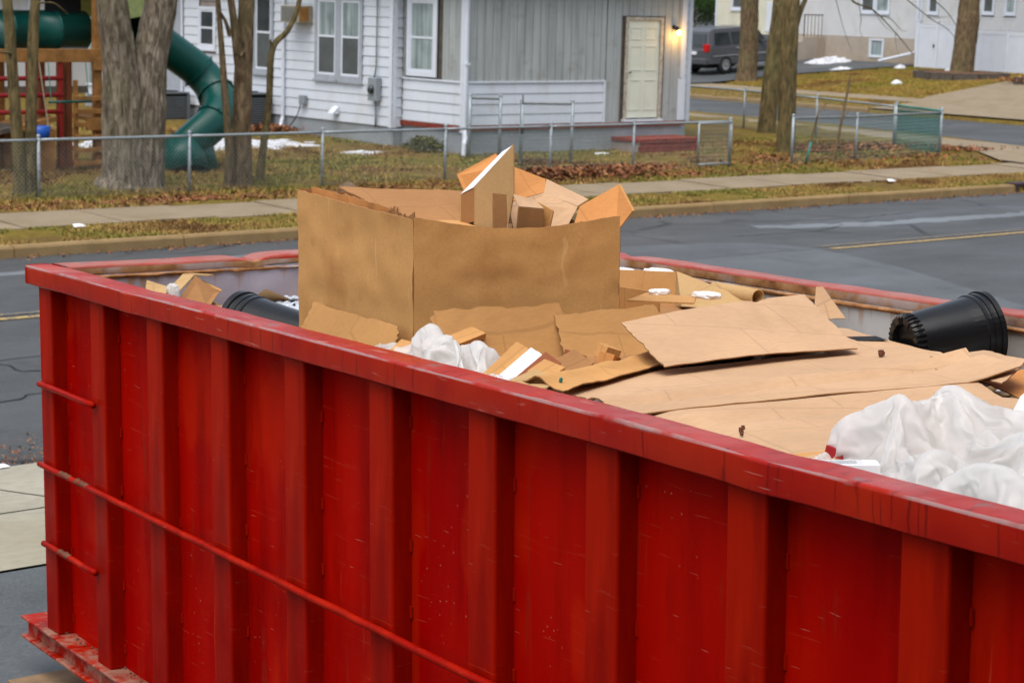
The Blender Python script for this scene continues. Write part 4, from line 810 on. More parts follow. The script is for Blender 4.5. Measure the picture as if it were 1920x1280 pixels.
slab_thing('cardboard_scrap', 'tan board scrap left of the red box', (.33, -4.50, -.085), (.16, .08, .006), (.2, -.1, -.6), M['kraft'], 'cardboard scrap')
slab_thing('paper_sheet', 'white paper corner at the torn edge of the broad sheet', (.24, -4.18, -.08), (.11, .05, .003), (.1, -.2, -.9), M['paper'], 'paper')
for (x, y, z, s_, lb) in ((1.60, -3.36, -.070, .008, 'biggest brown clod, alone on the broad creased sheet'), (1.68, -3.50, -.070, .004, 'small clod just right of the biggest clod'), (1.74, -3.56, -.068, .003, 'tiniest clod, furthest right on the broad sheet'), (.42, -4.16, -.078, .005, 'middle clod of the three near the rim'), (.39, -4.20, -.078, .004, 'clod closest to the rim on the near sheet'), (.45, -4.13, -.078, .004, 'clod furthest from the rim of the three on the near sheet')):
    lump('clod', lb, (x, y, z+s_), (s_, s_, s_*1.2), M['dirt'], x*9, 'clod', .4)

# ================================================================ corner house
def froot(root): return -Vector(root.location)
class Wall:
    """a wall frame: u runs along the wall, d is the distance in front of it"""
    def __init__(s, root, f): s.root = root; s.off = froot(root); s.f = f
    def box(s, name, u0, u1, z0, z1, d0, d1, mat, parent=None, bevel=0):
        P = [s.f(u, z, d) for z in (z0, z1) for u, d in ((u0, d0), (u1, d0), (u1, d1), (u0, d1))]
        F = [(0, 3, 2, 1), (4, 5, 6, 7), (0, 1, 5, 4), (1, 2, 6, 5), (2, 3, 7, 6), (3, 0, 4, 7)]
        o = mk(name, P, F, mat, parent or s.root, False, bevel)
        bm = bmesh.new(); bm.from_mesh(o.data); bmesh.ops.recalc_face_normals(bm, faces=bm.faces); bm.to_mesh(o.data); bm.free()
        if not parent: o.location = s.off
        return o
    def clap(s, u0, u1, z0, z1, step, mat, holes=(), th=.018):
        z = z0; k = 0
        while z < z1-.02:
            zt = min(z+step, z1); segs = [(u0, u1)]
            for (a, b, c, d) in holes:
                if d <= z+.02 or c >= zt-.02: continue
                new = []
                for p, q in segs:
                    if b <= p or a >= q: new.append((p, q)); continue
                    if a > p: new.append((p, a))
                    if b < q: new.append((b, q))
                segs = new
            for p, q in segs:
                if q-p < .03: continue
                w = random.uniform(-.002, .002)
                P = [s.f(u, zz, d) for u in (p+.001, q-.001) for zz, d in ((z, 0), (z, th+w), (z+.006, th+w+.002), (zt-.001, .004), (zt-.001, 0))]
                o = mk('clapboard', P, [(0, 1, 2, 3, 4), (9, 8, 7, 6, 5), (1, 0, 5, 6), (2, 1, 6, 7), (3, 2, 7, 8), (4, 3, 8, 9)], mat, s.root); o.location = s.off
                bm = bmesh.new(); bm.from_mesh(o.data); bmesh.ops.recalc_face_normals(bm, faces=bm.faces); bm.to_mesh(o.data); bm.free()
            z = zt; k += 1
    def window(s, u0, u1, z0, z1, frame, trim=.09, sill=True, top=None, bot=None, rail=None, white=None):
        """double hung window: outer trim, two sashes, panes"""
        w = MB(); mats = white or M['trim']
        o = s.box('window', u0, u1, z0, z1, .0, .02, M['dark'])
        for (a, b, c, d) in ((u0, u0+trim, z0, z1), (u1-trim, u1, z0, z1), (u0+trim, u1-trim, z1-trim, z1), (u0+trim, u1-trim, z0, z0+trim)): s.box('frame', a, b, c, d, .0205, .045, frame, o)
        a, b, c, d = u0+trim, u1-trim, z0+trim, z1-trim; m = rail or (c+d)/2; e = .045
        for (p, q, r, t) in ((a, a+e, c, d), (b-e, b, c, d), (a+e, b-e, c, c+e), (a+e, b-e, d-e, d), (a+e, b-e, m-e/2, m+e/2)): s.box('sash', p, q, r, t, .0215, .034, mats, o)
        s.box('pane', a+e, b-e, m+e/2, d-e, .021, .024, top or M['curtain'], o); s.box('pane', a+e, b-e, c+e, m-e/2, .021, .0235, bot or M['screen'], o)
        if sill: s.box('sill', u0-.02, u1+.02, z0-.045, z0-.002, .0, .07, frame, o)
        return o
def lap_wall(name, f, u0, u1, z0, z1, step, mat, parent, off, holes=()):
    """small far siding: all courses in one mesh"""
    mb = MB(); z = z0
    while z < z1-.01:
        zt = min(z+step, z1); segs = [(u0, u1)]
        for (a, b, c, d) in holes:
            if d <= z+.01 or c >= zt-.01: continue
            new = []
            for p, q in segs:
                if b <= p or a >= q: new.append((p, q)); continue
                if a > p: new.append((p, a))
                if b < q: new.append((b, q))
            segs = new
        for p, q in segs: mb.add([f(p, z, .022), f(q, z, .022), f(q, zt, .002), f(p, zt, .002), f(p, z, .0), f(q, z, 0)], [(0, 1, 2, 3), (4, 5, 1, 0)])
        z = zt
    o = tag(mb.build(name, mat, parent), kind='stuff'); o.location = off; return o
HZ = .40
house = thing('corner_house', 'white clapboard corner house with a grey panelled porch and pale door', 'house', (25.4, 34.3, HZ))
wl = Wall(house, lambda u, z, d: (25.4-d, u, z)); wf = Wall(house, lambda u, z, d: (u, 34.3-d, z))
ps = Wall(house, lambda u, z, d: (25.62-d, u, z)); pf = Wall(house, lambda u, z, d: (u, 32.3-d, z))
TOP = 3.85
wl.box('core_wall', 34.34, 42.4, .30, TOP, -8.3, -.03, M['mortar'])
wl.box('foundation', 34.3, 47.2, .1, .80, -.029, -.015, M['found'])
holes = [(35.34, 37.06, 1.65, 3.40), (38.66, 39.44, 1.66, 3.40), (41.02, 41.76, 2.10, 3.05)]
wl.clap(34.42, 42.4, .80, TOP, .2, M['white_sid'], holes)
wl.box('corner_board', 34.28, 34.42, .78, TOP, .0, .03, M['trim']); wf.box('corner_board', 25.37, 25.47, .78, TOP, .0, .03, M['trim'])
wf.clap(25.47, 25.62, .80, TOP, .2, M['white_sid']); wf.clap(31.64, 33.66, .80, TOP, .2, M['white_sid']); wf.box('corner_board', 33.66, 33.77, .78, TOP, 0, .03, M['trim'])
wf.box('foundation', 25.4, 33.7, .1, .80, -.029, -.015, M['found'])
wl.window(35.34, 36.2, 1.65, 3.40, M['grey_trim'], .10, rail=2.55); wl.window(36.2, 37.06, 1.65, 3.40, M['grey_trim'], .10, rail=2.55)
wl.window(38.66, 39.44, 1.66, 3.40, M['grey_trim'], .09, top=M['glass'], bot=M['screen'], rail=2.55); wl.window(41.02, 41.76, 2.10, 3.05, M['trim'], .07, top=M['glass'], bot=M['glass'])
o = MB().tube([(25.33, 38.2, .75), (25.33, 38.2, TOP)], .04, 8).build('downspout', M['trim'], house); o.location = wl.off
o = MB().tube([(25.33, 38.2, .76), (25.25, 38.15, .62), (25.12, 38.0, .48)], .04, 8).build('downspout', M['trim'], house); o.location = wl.off
# rear enclosed porch
rp = thing('rear_sunroom', 'enclosed grey-windowed rear porch behind the green slide', 'sunroom', (25.4, 42.45, HZ)); rw = Wall(rp, lambda u, z, d: (25.4-d, u, z))
rw.box('core_wall', 42.45, 47.0, .75, TOP, -4, -.03, M['mortar']); rw.box('crawl_space', 42.45, 47, .1, .75, -.5, -.2, M['dark'])
rw.box('base_board', 42.42, 47.0, .78, 1.05, -.03, .02, M['trim']); rw.box('head_board', 42.42, 47.0, 3.3, TOP, -.03, .02, M['trim'])
for k in range(6):
    u = 42.5+k*.75; rw.box('window', u+.04, u+.71, 1.06, 3.29, -.028, -.005, M['curtain'] if k % 2 else M['grey_trim']); rw.box('mullion', u-.03, u+.04, 1.05, 3.3, -.02, .025, M['trim'])
rw.box('sill', 42.42, 47, 1.0, 1.055, .021, .06, M['trim'])
# front porch
ps.box('core_wall', 32.33, 34.27, .30, TOP, -5.97, -.03, M['mortar']); ps.box('foundation', 32.3, 34.29, .05, .845, -.029, -.012, M['found']); pf.box('foundation', 25.625, 31.61, .05, .845, -.029, -.011, M['found'])
ps.clap(32.36, 34.25, .955, 1.78, .205, M['white_sid']); ps.box('ledge', 32.36, 34.27, 1.78, 1.815, 0, .035, M['trim'])
pf.clap(25.72, 29.30, .955, 1.78, .205, M['white_sid']); pf.box('ledge', 25.70, 29.36, 1.78, 1.815, 0, .035, M['trim']); pf.box('corner_board', 29.30, 29.36, .95, 1.778, 0, .03, M['trim'])
ps.box('corner_board', 32.27, 32.36, .82, TOP, .0, .032, M['trim']); pf.box('corner_board', 25.59, 25.72, .80, TOP, .0, .033, M['trim'])
o = MB().tube([(25.60, 32.21, .42), (25.60, 32.21, TOP)], .042, 8).build('downspout', M['trim'], house); o.location = wl.off
o = MB().tube([(25.60, 32.21, .92), (25.55, 32.1, .72), (25.42, 31.98, .62), (25.40, 31.97, .40)], .042, 8).build('downspout', M['trim'], house); o.location = wl.off
o = MB().box((25.57, 32.15, 2.14), (25.67, 32.27, 2.18)).build('bracket', M['trim'], house); o.location = wl.off
def planks(w, u0, u1, z0, z1, step, holes=()):
    u = u0
    while u < u1-.01:
        ue = min(u+step, u1); segs = [(z0, z1)]
        for (a, b, c, d) in holes:
            if b <= u+.01 or a >= ue-.01: continue
            new = []
            for p, q in segs:
                if d <= p or c >= q: new.append((p, q)); continue
                if c > p: new.append((p, c))
                if d < q: new.append((d, q))
            segs = new
        for p, q in segs: w.box('plank', u+.006, ue-.006, p, q, -.012, .010+random.uniform(-.001, .001), M['plank'])
        u = ue
planks(ps, 32.36, 34.25, 1.815, TOP, .205, [(33.12, 34.13, 1.80, 3.45)])
planks(pf, 25.72, 29.345, 1.815, TOP, .205); planks(pf, 29.365, 31.5, .945, TOP, .205, [(29.86, 30.95, .9, 3.14)])
pf.box('backing', 25.7, 31.55, .85, TOP, -.028, -.013, M['edging']); ps.box('backing', 32.32, 34.27, .85, TOP, -.027, -.0135, M['edging'])
ps.window(33.13, 34.12, 1.85, 3.44, M['trim'], .10, False, M['curtain'], M['curtain'], 2.62)
pf.box('corner_board', 31.5, 31.62, 1.86, TOP, 0, .03, M['trim']); pf.box('corner_patch', 31.44, 31.63, .96, 1.84, .011, .035, M['trim'])
# brick course, brick by brick joined (each brick only a few pixels)
mb = MB()
for k in range(54):
    x = 25.64+k*.111; mb.box((x, 32.262, .852), (x+.10, 32.30, .945))
mb2 = MB()
for k in range(18): mb.box((25.582, 32.33+k*.111, .852), (25.62, 32.43+k*.111, .945))
o = tag(mb.build('brick_course', M['brick'], house), kind='stuff'); o.location = wl.off
pf.box('mortar_bed', 25.6, 31.62, .846, .95, -.01, .028, M['mortar']); ps.box('mortar_bed', 32.31, 34.29, .846, .95, -.01, .028, M['mortar'])
# door
dr = pf.box('door', 29.955, 30.86, 1.03, 3.05, -.02, .006, M['door'])
for (a, b, c, d) in ((.08, .40, 1.62, 1.88), (.50, .82, 1.62, 1.88), (.08, .40, .98, 1.50), (.50, .82, .98, 1.50), (.08, .40, .16, .80), (.50, .82, .16, .80)):
    for (p, q, r, t) in ((a, b, c, c+.025), (a, b, d-.025, d), (a, a+.02, c+.025, d-.025), (b-.02, b, c+.025, d-.025)): pf.box('moulding', 29.955+p, 29.955+q, 1.03+r, 1.03+t, .0065, .016, M['door'], dr)
for (a, b, c, d) in ((29.87, 29.95, 1.0, 3.12), (30.865, 30.945, 1.0, 3.12), (29.95, 30.865, 3.055, 3.12)): pf.box('frame', a, b, c, d, .012, .04, M['doorframe'], dr)
pf.box('threshold', 29.84, 30.97, .955, 1.0, .0, .09, M['trim'], dr); pf.box('hinge', 30.845, 30.87, 2.62, 2.75, .007, .02, M['beige'], dr)
o = MB().lathe([(0, .012), (.03, .012), (.035, .028), (.06, .026), (.065, .0)], (30.02, 32.292, 1.98), (0, -1, 0), 12).build('handle', M['galv'], dr)
# roofs
def gable(name, x0, x1, y0, y1, z, h, axis, root, off, mat):
    if axis == 'y': V = [(x0, y0, z), (x1, y0, z), (x1, y1, z), (x0, y1, z), ((x0+x1)/2, y0, z+h), ((x0+x1)/2, y1, z+h)]; F = [(0, 4, 5, 3), (1, 2, 5, 4), (0, 1, 4), (2, 3, 5), (0, 3, 2, 1)]
    else: V = [(x0, y0, z), (x1, y0, z), (x1, y1, z), (x0, y1, z), (x0, (y0+y1)/2, z+h), (x1, (y0+y1)/2, z+h)]; F = [(0, 1, 5, 4), (2, 3, 4, 5), (1, 2, 5), (0, 4, 3), (0, 3, 2, 1)]
    o = mk(name, V, F, mat, root, False, 0); o.location = off; return o
gable('roof', 25.0, 34.1, 33.9, 47.4, TOP+.02, 2.4, 'y', house, wl.off, M['roof'])
o = mk('roof', [(25.3, 31.95, TOP+.01), (31.95, 31.95, TOP+.01), (31.95, 34.2, TOP+.6), (25.3, 34.2, TOP+.6), (25.3, 31.95, TOP-.08), (31.95, 31.95, TOP-.08), (31.95, 34.2, TOP-.08), (25.3, 34.2, TOP-.08)], [(0, 1, 2, 3), (7, 6, 5, 4), (0, 4, 5, 1), (1, 5, 6, 2), (3, 2, 6, 7), (0, 3, 7, 4)], M['roof'], house); o.location = wl.off
# brick step in front of the door
st = thing('brick_step', 'low red brick step below the pale porch door', 'step', (30.5, 31.95, .22))
mb = MB()
for r in range(4):
    for k in range(16 if r % 2 == 0 else 15):
        x = -.86+k*.108+(0 if r % 2 == 0 else .054); mb.box((x, -.44, .02+r*.085), (x+.1, -.40, .10+r*.085))
tag(mb.build('bricks', M['brick'], st), kind='stuff'); box('core', (-.87, -.42, -.3), (.87, .36, .36), M['mortar'], st)
mb = MB()
for k in range(16): mb.box((-.9+k*.112, -.46, .362), (-.796+k*.112, .36, .43))
tag(mb.build('bricks', M['brick'], st), kind='stuff')
# wall lamp, lit
lp_ = thing('wall_lamp', 'small black wall lamp glowing yellow right of the porch door', 'lamp', (31.25, 32.29, 2.9))
MB().lathe([(0, .05), (.02, .05), (.03, .03), (.05, .025)], (0, 0, .02), (0, -1, 0), 14).build('back_plate', M['blackmetal'], lp_, True)
MB().tube([(0, -.05, .02), (.02, -.10, .0), (.04, -.12, -.05)], [.03, .045, .05], 12).build('shade', M['blackmetal'], lp_, True)
MB().lathe([(0, .035), (.03, .048), (.06, .05), (.09, .035), (.105, .0)], (.045, -.125, -.04), (.1, -.1, -1), 14).build('bulb', M['bulb'], lp_, True)
pl = bpy.data.lights.new('lamp_light', 'POINT'); pl.energy = 7; pl.color = (1, .5, .12); pl.shadow_soft_size = .06; po = bpy.data.objects.new('lamp_light', pl); COL.objects.link(po); po.parent = lp_; po.location = (.05, -.22, -.16)
# meter, boxes, cables, window air conditioner
mt = thing('electric_meter', 'grey electric meter box with cable on the white corner wall', 'meter', (25.37, 34.82, 1.55))
box('meter_box', (-.13, -.16, -.25), (-.0, .14, .22), M['grey_box'], mt, .008)
MB().lathe([(0, .09), (.05, .085), (.07, .06), (.075, 0)], (-.13, .0, -.02), (-1, 0, 0), 18).build('meter_dial', M['glass'], mt, True)
MB().tube([(-.05, .02, .22), (-.04, -.02, .40), (-.035, -.03, 2.3)], .018, 7).build('cable', M['rail_dark'], mt, True); MB().tube([(-.05, -.03, -.25), (-.04, -.04, -.6), (-.03, -.02, -.78)], .022, 7).build('conduit', M['rail_dark'], mt, True)
jb = thing('junction_box', 'small grey junction box with a hanging black cable on the white wall', 'junction box', (25.37, 37.42, 1.18)); box('box_body', (-.09, -.1, -.1), (0, .1, .09), M['grey_box'], jb, .006); MB().tube(smooth_path([(-.05, .08, -.1), (-.07, .15, -.3), (-.1, .3, -.5), (-.15, .42, -.62)], 4), .012, 6).build('cable', M['blackmetal'], jb, True)
dv = thing('dryer_vent', 'white dryer vent hood low on the clapboard wall', 'vent', (25.37, 36.25, 1.02)); MB().prism([(0, -.1, -.07), (0, -.1, .09), (-.15, -.1, -.05), (-.15, -.1, -.07)], (0, .2, 0)).build('hood', M['trim'], dv)
ac = thing('window_air_conditioner', 'beige window air conditioner sticking out of the white wall', 'air conditioner', (25.37, 37.5, 2.8)); box('case', (-.36, -.34, 0), (0, .34, .36), M['beige'], ac, .01)
for k in range(9): box('louvre', (-.367, -.3, .04+k*.034), (-.3605, .3, .058+k*.034), M['cond'], ac)
box('rear_vent', (-.33, -.346, .03), (-.1, -.3405, .33), M['wood'], ac)
def condenser(label, loc, s, h):
    r = thing('ac_condenser', label, 'air conditioner', loc); box('cabinet', (-s/2+.02, -s/2+.02, .05), (s/2-.02, s/2-.02, h), M['dark'], r)
    for k in range(int((h-.12)/.05)):
        z = .08+k*.05; MB().box((-s/2, -s/2, z), (s/2, -s/2+.012, z+.026)).box((-s/2, -s/2+.012, z), (-s/2+.012, s/2, z+.026)).build('louvre', M['cond'], r)
    for a in (-1, 1):
        for b in (-1, 1): box('corner_post', (a*s/2-.035, b*s/2-.035, .0), (a*s/2+.035, b*s/2+.035, h), M['cond'], r, .008)
    box('top_panel', (-s/2-.02, -s/2-.02, h), (s/2+.02, s/2+.02, h+.04), M['cond'], r, .01); box('pad', (-s/2-.1, -s/2-.1, -.05), (s/2+.1, s/2+.1, .04), M['conc'], r)
    MB().lathe([(0, s*.4), (.02, s*.4), (.02, s*.3), (0.01, 0)], (0, 0, h+.04), (0, 0, 1), 20).build('fan_guard', M['blackmetal'], r)
condenser('dark grey air conditioning condenser by the clapboard wall', (24.85, 39.0, .44), .78, .78); condenser('smaller grey condenser half hidden behind the green slide', (24.8, 42.3, .44), .80, .62)
# building behind the play set
bk = thing('rear_garage', 'white garage with framed panels behind the play set', 'garage', (24, 52, .5)); bw = Wall(bk, lambda u, z, d: (u, 52-d, z))
bw.box('wall', 14, 29.5, .3, 3.6, -6, 0, M['lap'])
for k in range(14): bw.box('post', 14.2+k*1.1, 14.32+k*1.1, .6, 3.4, .0, .06, M['trim'])
bw.box('band', 14, 29.5, 2.5, 2.62, 0.061, .09, M['grey_trim']); bw.box('fascia', 13.8, 29.7, 3.3, 3.62, .0, .35, M['trim']); bw.box('roof', 13.7, 29.8, 3.62, 3.9, -6, .45, M['roof']); bw.box('base', 14, 29.5, .3, .7, .001, .03, M['edging'])

# ================================================================ neighbours across the side street
nb = thing('white_sided_house', 'white sided house on a pale foundation across the side street', 'house', (68.5, 57, 1.0)); nw = Wall(nb, lambda u, z, d: (68.5-d, u, z))
hl = [(57.9, 59.5, 3.06, 4.3), (55.35, 55.9, 3.1, 4.3), (52.55, 53.15, 3.17, 4.3), (51.5, 52.05, 3.17, 4.3)]
nw.box('core_wall', 44, 63.2, .6, 6.0, -9, -.03, M['mortar']); nw.box('foundation', 56.25, 63.2, .5, 2.07, -.03, .012, M['stone']); nw.box('foundation', 44, 56.25, .5, 2.07, -.03, -.005, M['stone'])
lap_wall('siding', nw.f, 44, 63.2, 2.07, 6.0, .125, M['lap'], nb, nw.off, hl)
nw.box('corner_board', 56.15, 56.27, .95, 6, .02, .09, M['trim'])
for (a, b, c, d), tp, bt in zip(hl, (M['glass'],)*4, (M['screen'],)*4):
    if b-a > 1: nw.window(a, (a+b)/2, c, d, M['trim'], .07, True, M['curtain'], M['curtain'], 3.7); nw.window((a+b)/2, b, c, d, M['trim'], .07, True, M['screen'], M['screen'], 3.7)
    else: nw.window(a, b, c, d, M['trim'], .06, True, M['screen'], M['screen'] if a > 52.2 else M['curtain'], 3.8)
nw.window(58.1, 58.9, 1.22, 2.0, M['trim'], .07, False, M['screen'], M['curtain'], 1.9)
o = MB().tube([(68.35, 56.3, 5.8), (68.35, 56.3, 1.55), (68.2, 56.5, 1.45), (67.6, 57.6, 1.12)], .06, 8).build('downspout', M['trim'], nb); o.location = nw.off
gable('roof', 67.9, 78.1, 43.6, 63.6, 6.0, 3, 'y', nb, nw.off, M['roof'])
sp = thing('front_stoop', 'pale stone stoop with black railing at the white sided house', 'stoop', (67.4, 62.3, 1.0))
for k in range(5): box('step', (-1.5+.3*k, -.9, -.4), (-1.2+.3*k if k < 4 else 1.05, .75, .1+.22*k), M['stone'], sp)
for y in (-.85, .7):
    for k in range(6): MB().tube([(-.2+.22*k, y, .98), (-.2+.22*k, y, 1.9)], .014, 5).build('baluster', M['blackmetal'], sp)
    MB().tube([(-.25, y, 1.9), (.95, y, 1.9)], .022, 6).build('handrail', M['blackmetal'], sp); MB().tube([(-.2, y, .4), (-.2, y, 1.92)], .025, 6).build('post', M['blackmetal'], sp)
cb = thing('cream_sided_house', 'cream sided house wing behind the parked grey car', 'house', (68.9, 66, .9)); cw = Wall(cb, lambda u, z, d: (68.5-d, u, z)); cf = Wall(cb, lambda u, z, d: (68.5-d, u, z))
cw.box('core_wall', 63.25, 68.0, .6, 6, -9, -.03, M['mortar']); cw.box('foundation', 63.25, 68, .5, 1.98, -.03, .01, M['cond'])
lap_wall('siding', cw.f, 63.25, 68.0, 1.98, 6.0, .125, M['lap_cream'], cb, cw.off, [(66.3, 67.1, 3.0, 4.3)]); cw.window(66.3, 67.1, 3.0, 4.3, M['trim'], .08, True, M['screen'], M['screen'], 3.6)
cw.box('corner_board', 67.94, 68.05, 1.0, 6, .02, .05, M['trim']); gable('roof', 67.9, 78.1, 63.7, 68.5, 6.0, 2.4, 'x', cb, cw.off, M['roof'])
for px_ in (64.4, 65.5): cw.box('entry_panel', px_, px_+.5, 2.1, 3.4, .03, .05, M['trim'])
fh = thing('far_white_house', 'distant white house with a porch behind the shrubs', 'house', (76, 84, .8)); fwl = Wall(fh, lambda u, z, d: (u, 82-d, z))
fwl.box('wall', 70, 96, .6, 6.5, -8, 0, M['lap']); fwl.box('porch_floor', 70, 84, 1.2, 1.4, 0, 1.6, M['trim'])
for k in range(8): fwl.box('porch_post', 70.1+k*1.8, 70.3+k*1.8, 1.4, 3.9, 1.4, 1.58, M['trim'])
for k in range(5): fwl.window(71+k*2.6, 72+k*2.6, 2.1, 3.6, M['trim'], .1, False, M['screen'], M['screen'])
fwl.box('porch_roof', 69.6, 84.4, 3.9, 4.2, 0, 1.9, M['roof']); gable('roof', 69.5, 96.5, 81.5, 90.5, 6.5, 3, 'x', fh, fwl.off, M['roof'])
# white vinyl fence, panel by panel
vf = thing('white_vinyl_fence', 'tall white vinyl privacy fence beside the white sided house', 'fence', (67.3, 52, .9)); vw = Wall(vf, lambda u, z, d: (67.3-d, u, z))
edges = [55.35, 54.36, 52.6, 50.92, 49.1, 47.3, 45.5]
for a, b in zip(edges[:-1], edges[1:]):
    g0 = far_z(67.3, a)-.06+(.02 if a > 54 else -.02*(54.4-a)); h = 1.78 if a > 53.5 else 1.66
    vw.box('post', a-.065, a+.065, g0-.1, g0+h+.12, -.065, .065, M['vinyl_fence'], None, .01); n = 7; w = (a-b-.13)/n
    for k in range(n): vw.box('board', b+.065+k*w+.002, b+.065+(k+1)*w-.002, g0+.2, g0+h-.12, -.02+.002*(k % 2), .02+.002*(k % 2), M['vinyl_fence'])
    vw.box('rail', b+.066, a-.066, g0+.06, g0+.198, -.03, .03, M['vinyl_fence']); vw.box('rail', b+.066, a-.066, g0+h-.118, g0+h, -.03, .03, M['vinyl_fence'])
    o = MB().prism([vw.f(a-.08, g0+h+.121, -.08), vw.f(a+.08, g0+h+.121, -.08), vw.f(a+.08, g0+h+.121, .08), vw.f(a-.08, g0+h+.121, .08)], (0, 0, .05)).build('post_cap', M['vinyl_fence'], vf); o.location = vw.off
o = MB().box((67.21, 54.45, 1.78), (67.25, 54.50, 1.92)).build('latch', M['blackmetal'], vf); o.location = vw.off

# ================================================================ parked car
def suv(label, loc, rz):
    r = thing('parked_car', label, 'car', loc); r.rotation_euler = (0, -.06, rz); W = .93
    def loft(name, rows, mat, parent=r, bev=.02):
        """rows: list of (x, zlow, zhigh, halfwidth_low, halfwidth_high)"""
        V = []
        for x, z0, z1, w0, w1 in rows: V += [(x, -w0, z0), (x, -w1, z1), (x, w1, z1), (x, w0, z0)]
        n = len(rows); F = [(i*4+k, i*4+(k+1) % 4, (i+1)*4+(k+1) % 4, (i+1)*4+k) for i in range(n-1) for k in range(4)]+[(0, 1, 2, 3), tuple((n-1)*4+k for k in (3, 2, 1, 0))]
        o = mk(name, V, F, mat, parent, False, bev); bm = bmesh.new(); bm.from_mesh(o.data); bmesh.ops.recalc_face_normals(bm, faces=bm.faces); bm.to_mesh(o.data); bm.free(); return o
    body = loft('body', [(-2.4, .55, 1.0, .85, .82), (-2.34, .42, 1.08, .92, .90), (-1.0, .38, 1.10, .95, .92), (.7, .38, 1.10, .95, .92), (1.2, .40, 1.07, .94, .88), (2.2, .42, .98, .90, .80), (2.42, .5, .85, .8, .72)], M['suv'], r, .05)
    loft('cabin', [(-2.36, 1.06, 1.1, .90, .88), (-2.18, 1.08, 1.70, .90, .72), (-1.9, 1.08, 1.80, .91, .72), (.1, 1.08, 1.80, .91, .72), (.55, 1.08, 1.70, .90, .70), (1.25, 1.05, 1.09, .88, .84)], M['suv'], r, .04)
    for s in (-1, 1):
        for x0, x1 in ((-2.02, -1.12), (-1.02, -.12), (-.02, .62)):
            t0, t1 = 1.16, 1.64; y = lambda z: s*(.91-(z-1.08)*.19/.72*1.0+.012); sl = .10 if x1 > .5 else 0
            V = [(x0, y(t0), t0), (x1+(.30 if x1 > .5 else 0), y(t0), t0), (x1-.02, y(t1), t1), (x0+(.08 if x0 < -2 else 0), y(t1), t1)]; P = [Vector(v) for v in V]
            MB().prism(P, (0, s*.006, 0)).build('side_window', M['glass'], r)
        MB().box((-2.2, s*.956-.01, .72), (1.1, s*.956+.01, .76)).build('chrome_strip', M['chrome'], r); MB().box((-1.0, s*.97-.03, .30), (1.0, s*.97+.0, .37)).build('running_board', M['chrome'], r)
        MB().box((-2.43, min(s*.64, s*.90), .92), (-2.28, max(s*.64, s*.90), 1.22)).build('tail_light', M['red_lens'], r, False, .02); MB().box((2.2, min(s*.55, s*.85), .72), (2.4, max(s*.55, s*.85), .86)).build('headlight', M['chrome'], r, False, .02)
        MB().box((-.9, s*.94, 1.0), (-.74, s*.975, 1.04)).build('door_handle', M['chrome'], r); MB().box((.55, s*.93, 1.12), (.72, s*1.12, 1.26)).build('mirror', M['suv'], r, False, .02)
        for x in (-1.45, 1.5):
            w = MB().lathe([(-.12, .22), (-.12, .33), (-.09, .36), (.09, .36), (.12, .33), (.12, .22)], (x, s*.84, .36), (0, 1, 0), 28).build('wheel', M['rubber'], r, True)
            MB().lathe([(0, .22), (.012, .2), (.0, .17), (.015, .06), (.015, 0)], (x, s*.84+s*.105, .36), (0, s, 0), 20).build('rim', M['chrome'], w, True)
    MB().box((-2.52, -.88, .42), (-2.33, .88, .66)).build('bumper', M['suv'], r, False, .04); MB().box((-2.44, -.25, .80), (-2.40, .25, .92)).build('number_plate', M['paper'], r); MB().prism([(-2.365, -.7, 1.16), (-2.365, .7, 1.16), (-2.23, .62, 1.6), (-2.23, -.62, 1.6)], (-.012, 0, .004)).build('rear_window', M['glass'], r)
    MB().box((2.30, -.86, .40), (2.47, .86, .62)).build('bumper', M['cond'], r, False, .04); box('underbody', (-2.2, -.7, .25), (2.2, .7, .45), M['dark'], r)
    return r
suv('grey car with red tail light parked on the driveway behind the tree trunks', (61.9, 60.3, far_z(61.9, 60.3)+.06), 0.0)

# ================================================================ unseen house behind the camera, added to shade the dumpster ribs
oh = thing('unseen_shade_house', 'unseen brick house added behind the viewpoint to shade the dumpster', 'house', (4, -5, 2.2)); ow = Wall(oh, lambda u, z, d: (u, -1.0+d, z))
ow.box('wall', -12, 26, 1.0, 7.6, -9, 0, M['brick']); ow.box('eave', -12.6, 26.6, 7.6, 7.9, -9.6, .7, M['trim']); gable('roof', -12.8, 26.8, -11, -.3, 7.9, 3.2, 'x', oh, ow.off, M['roof'])
for u in (-6, -2.5, 5, 8.5, 12.5):
    for z in (2.4, 5.3): ow.box('window', u, u+1.1, z, z+1.5, .001, .05, M['glass'])

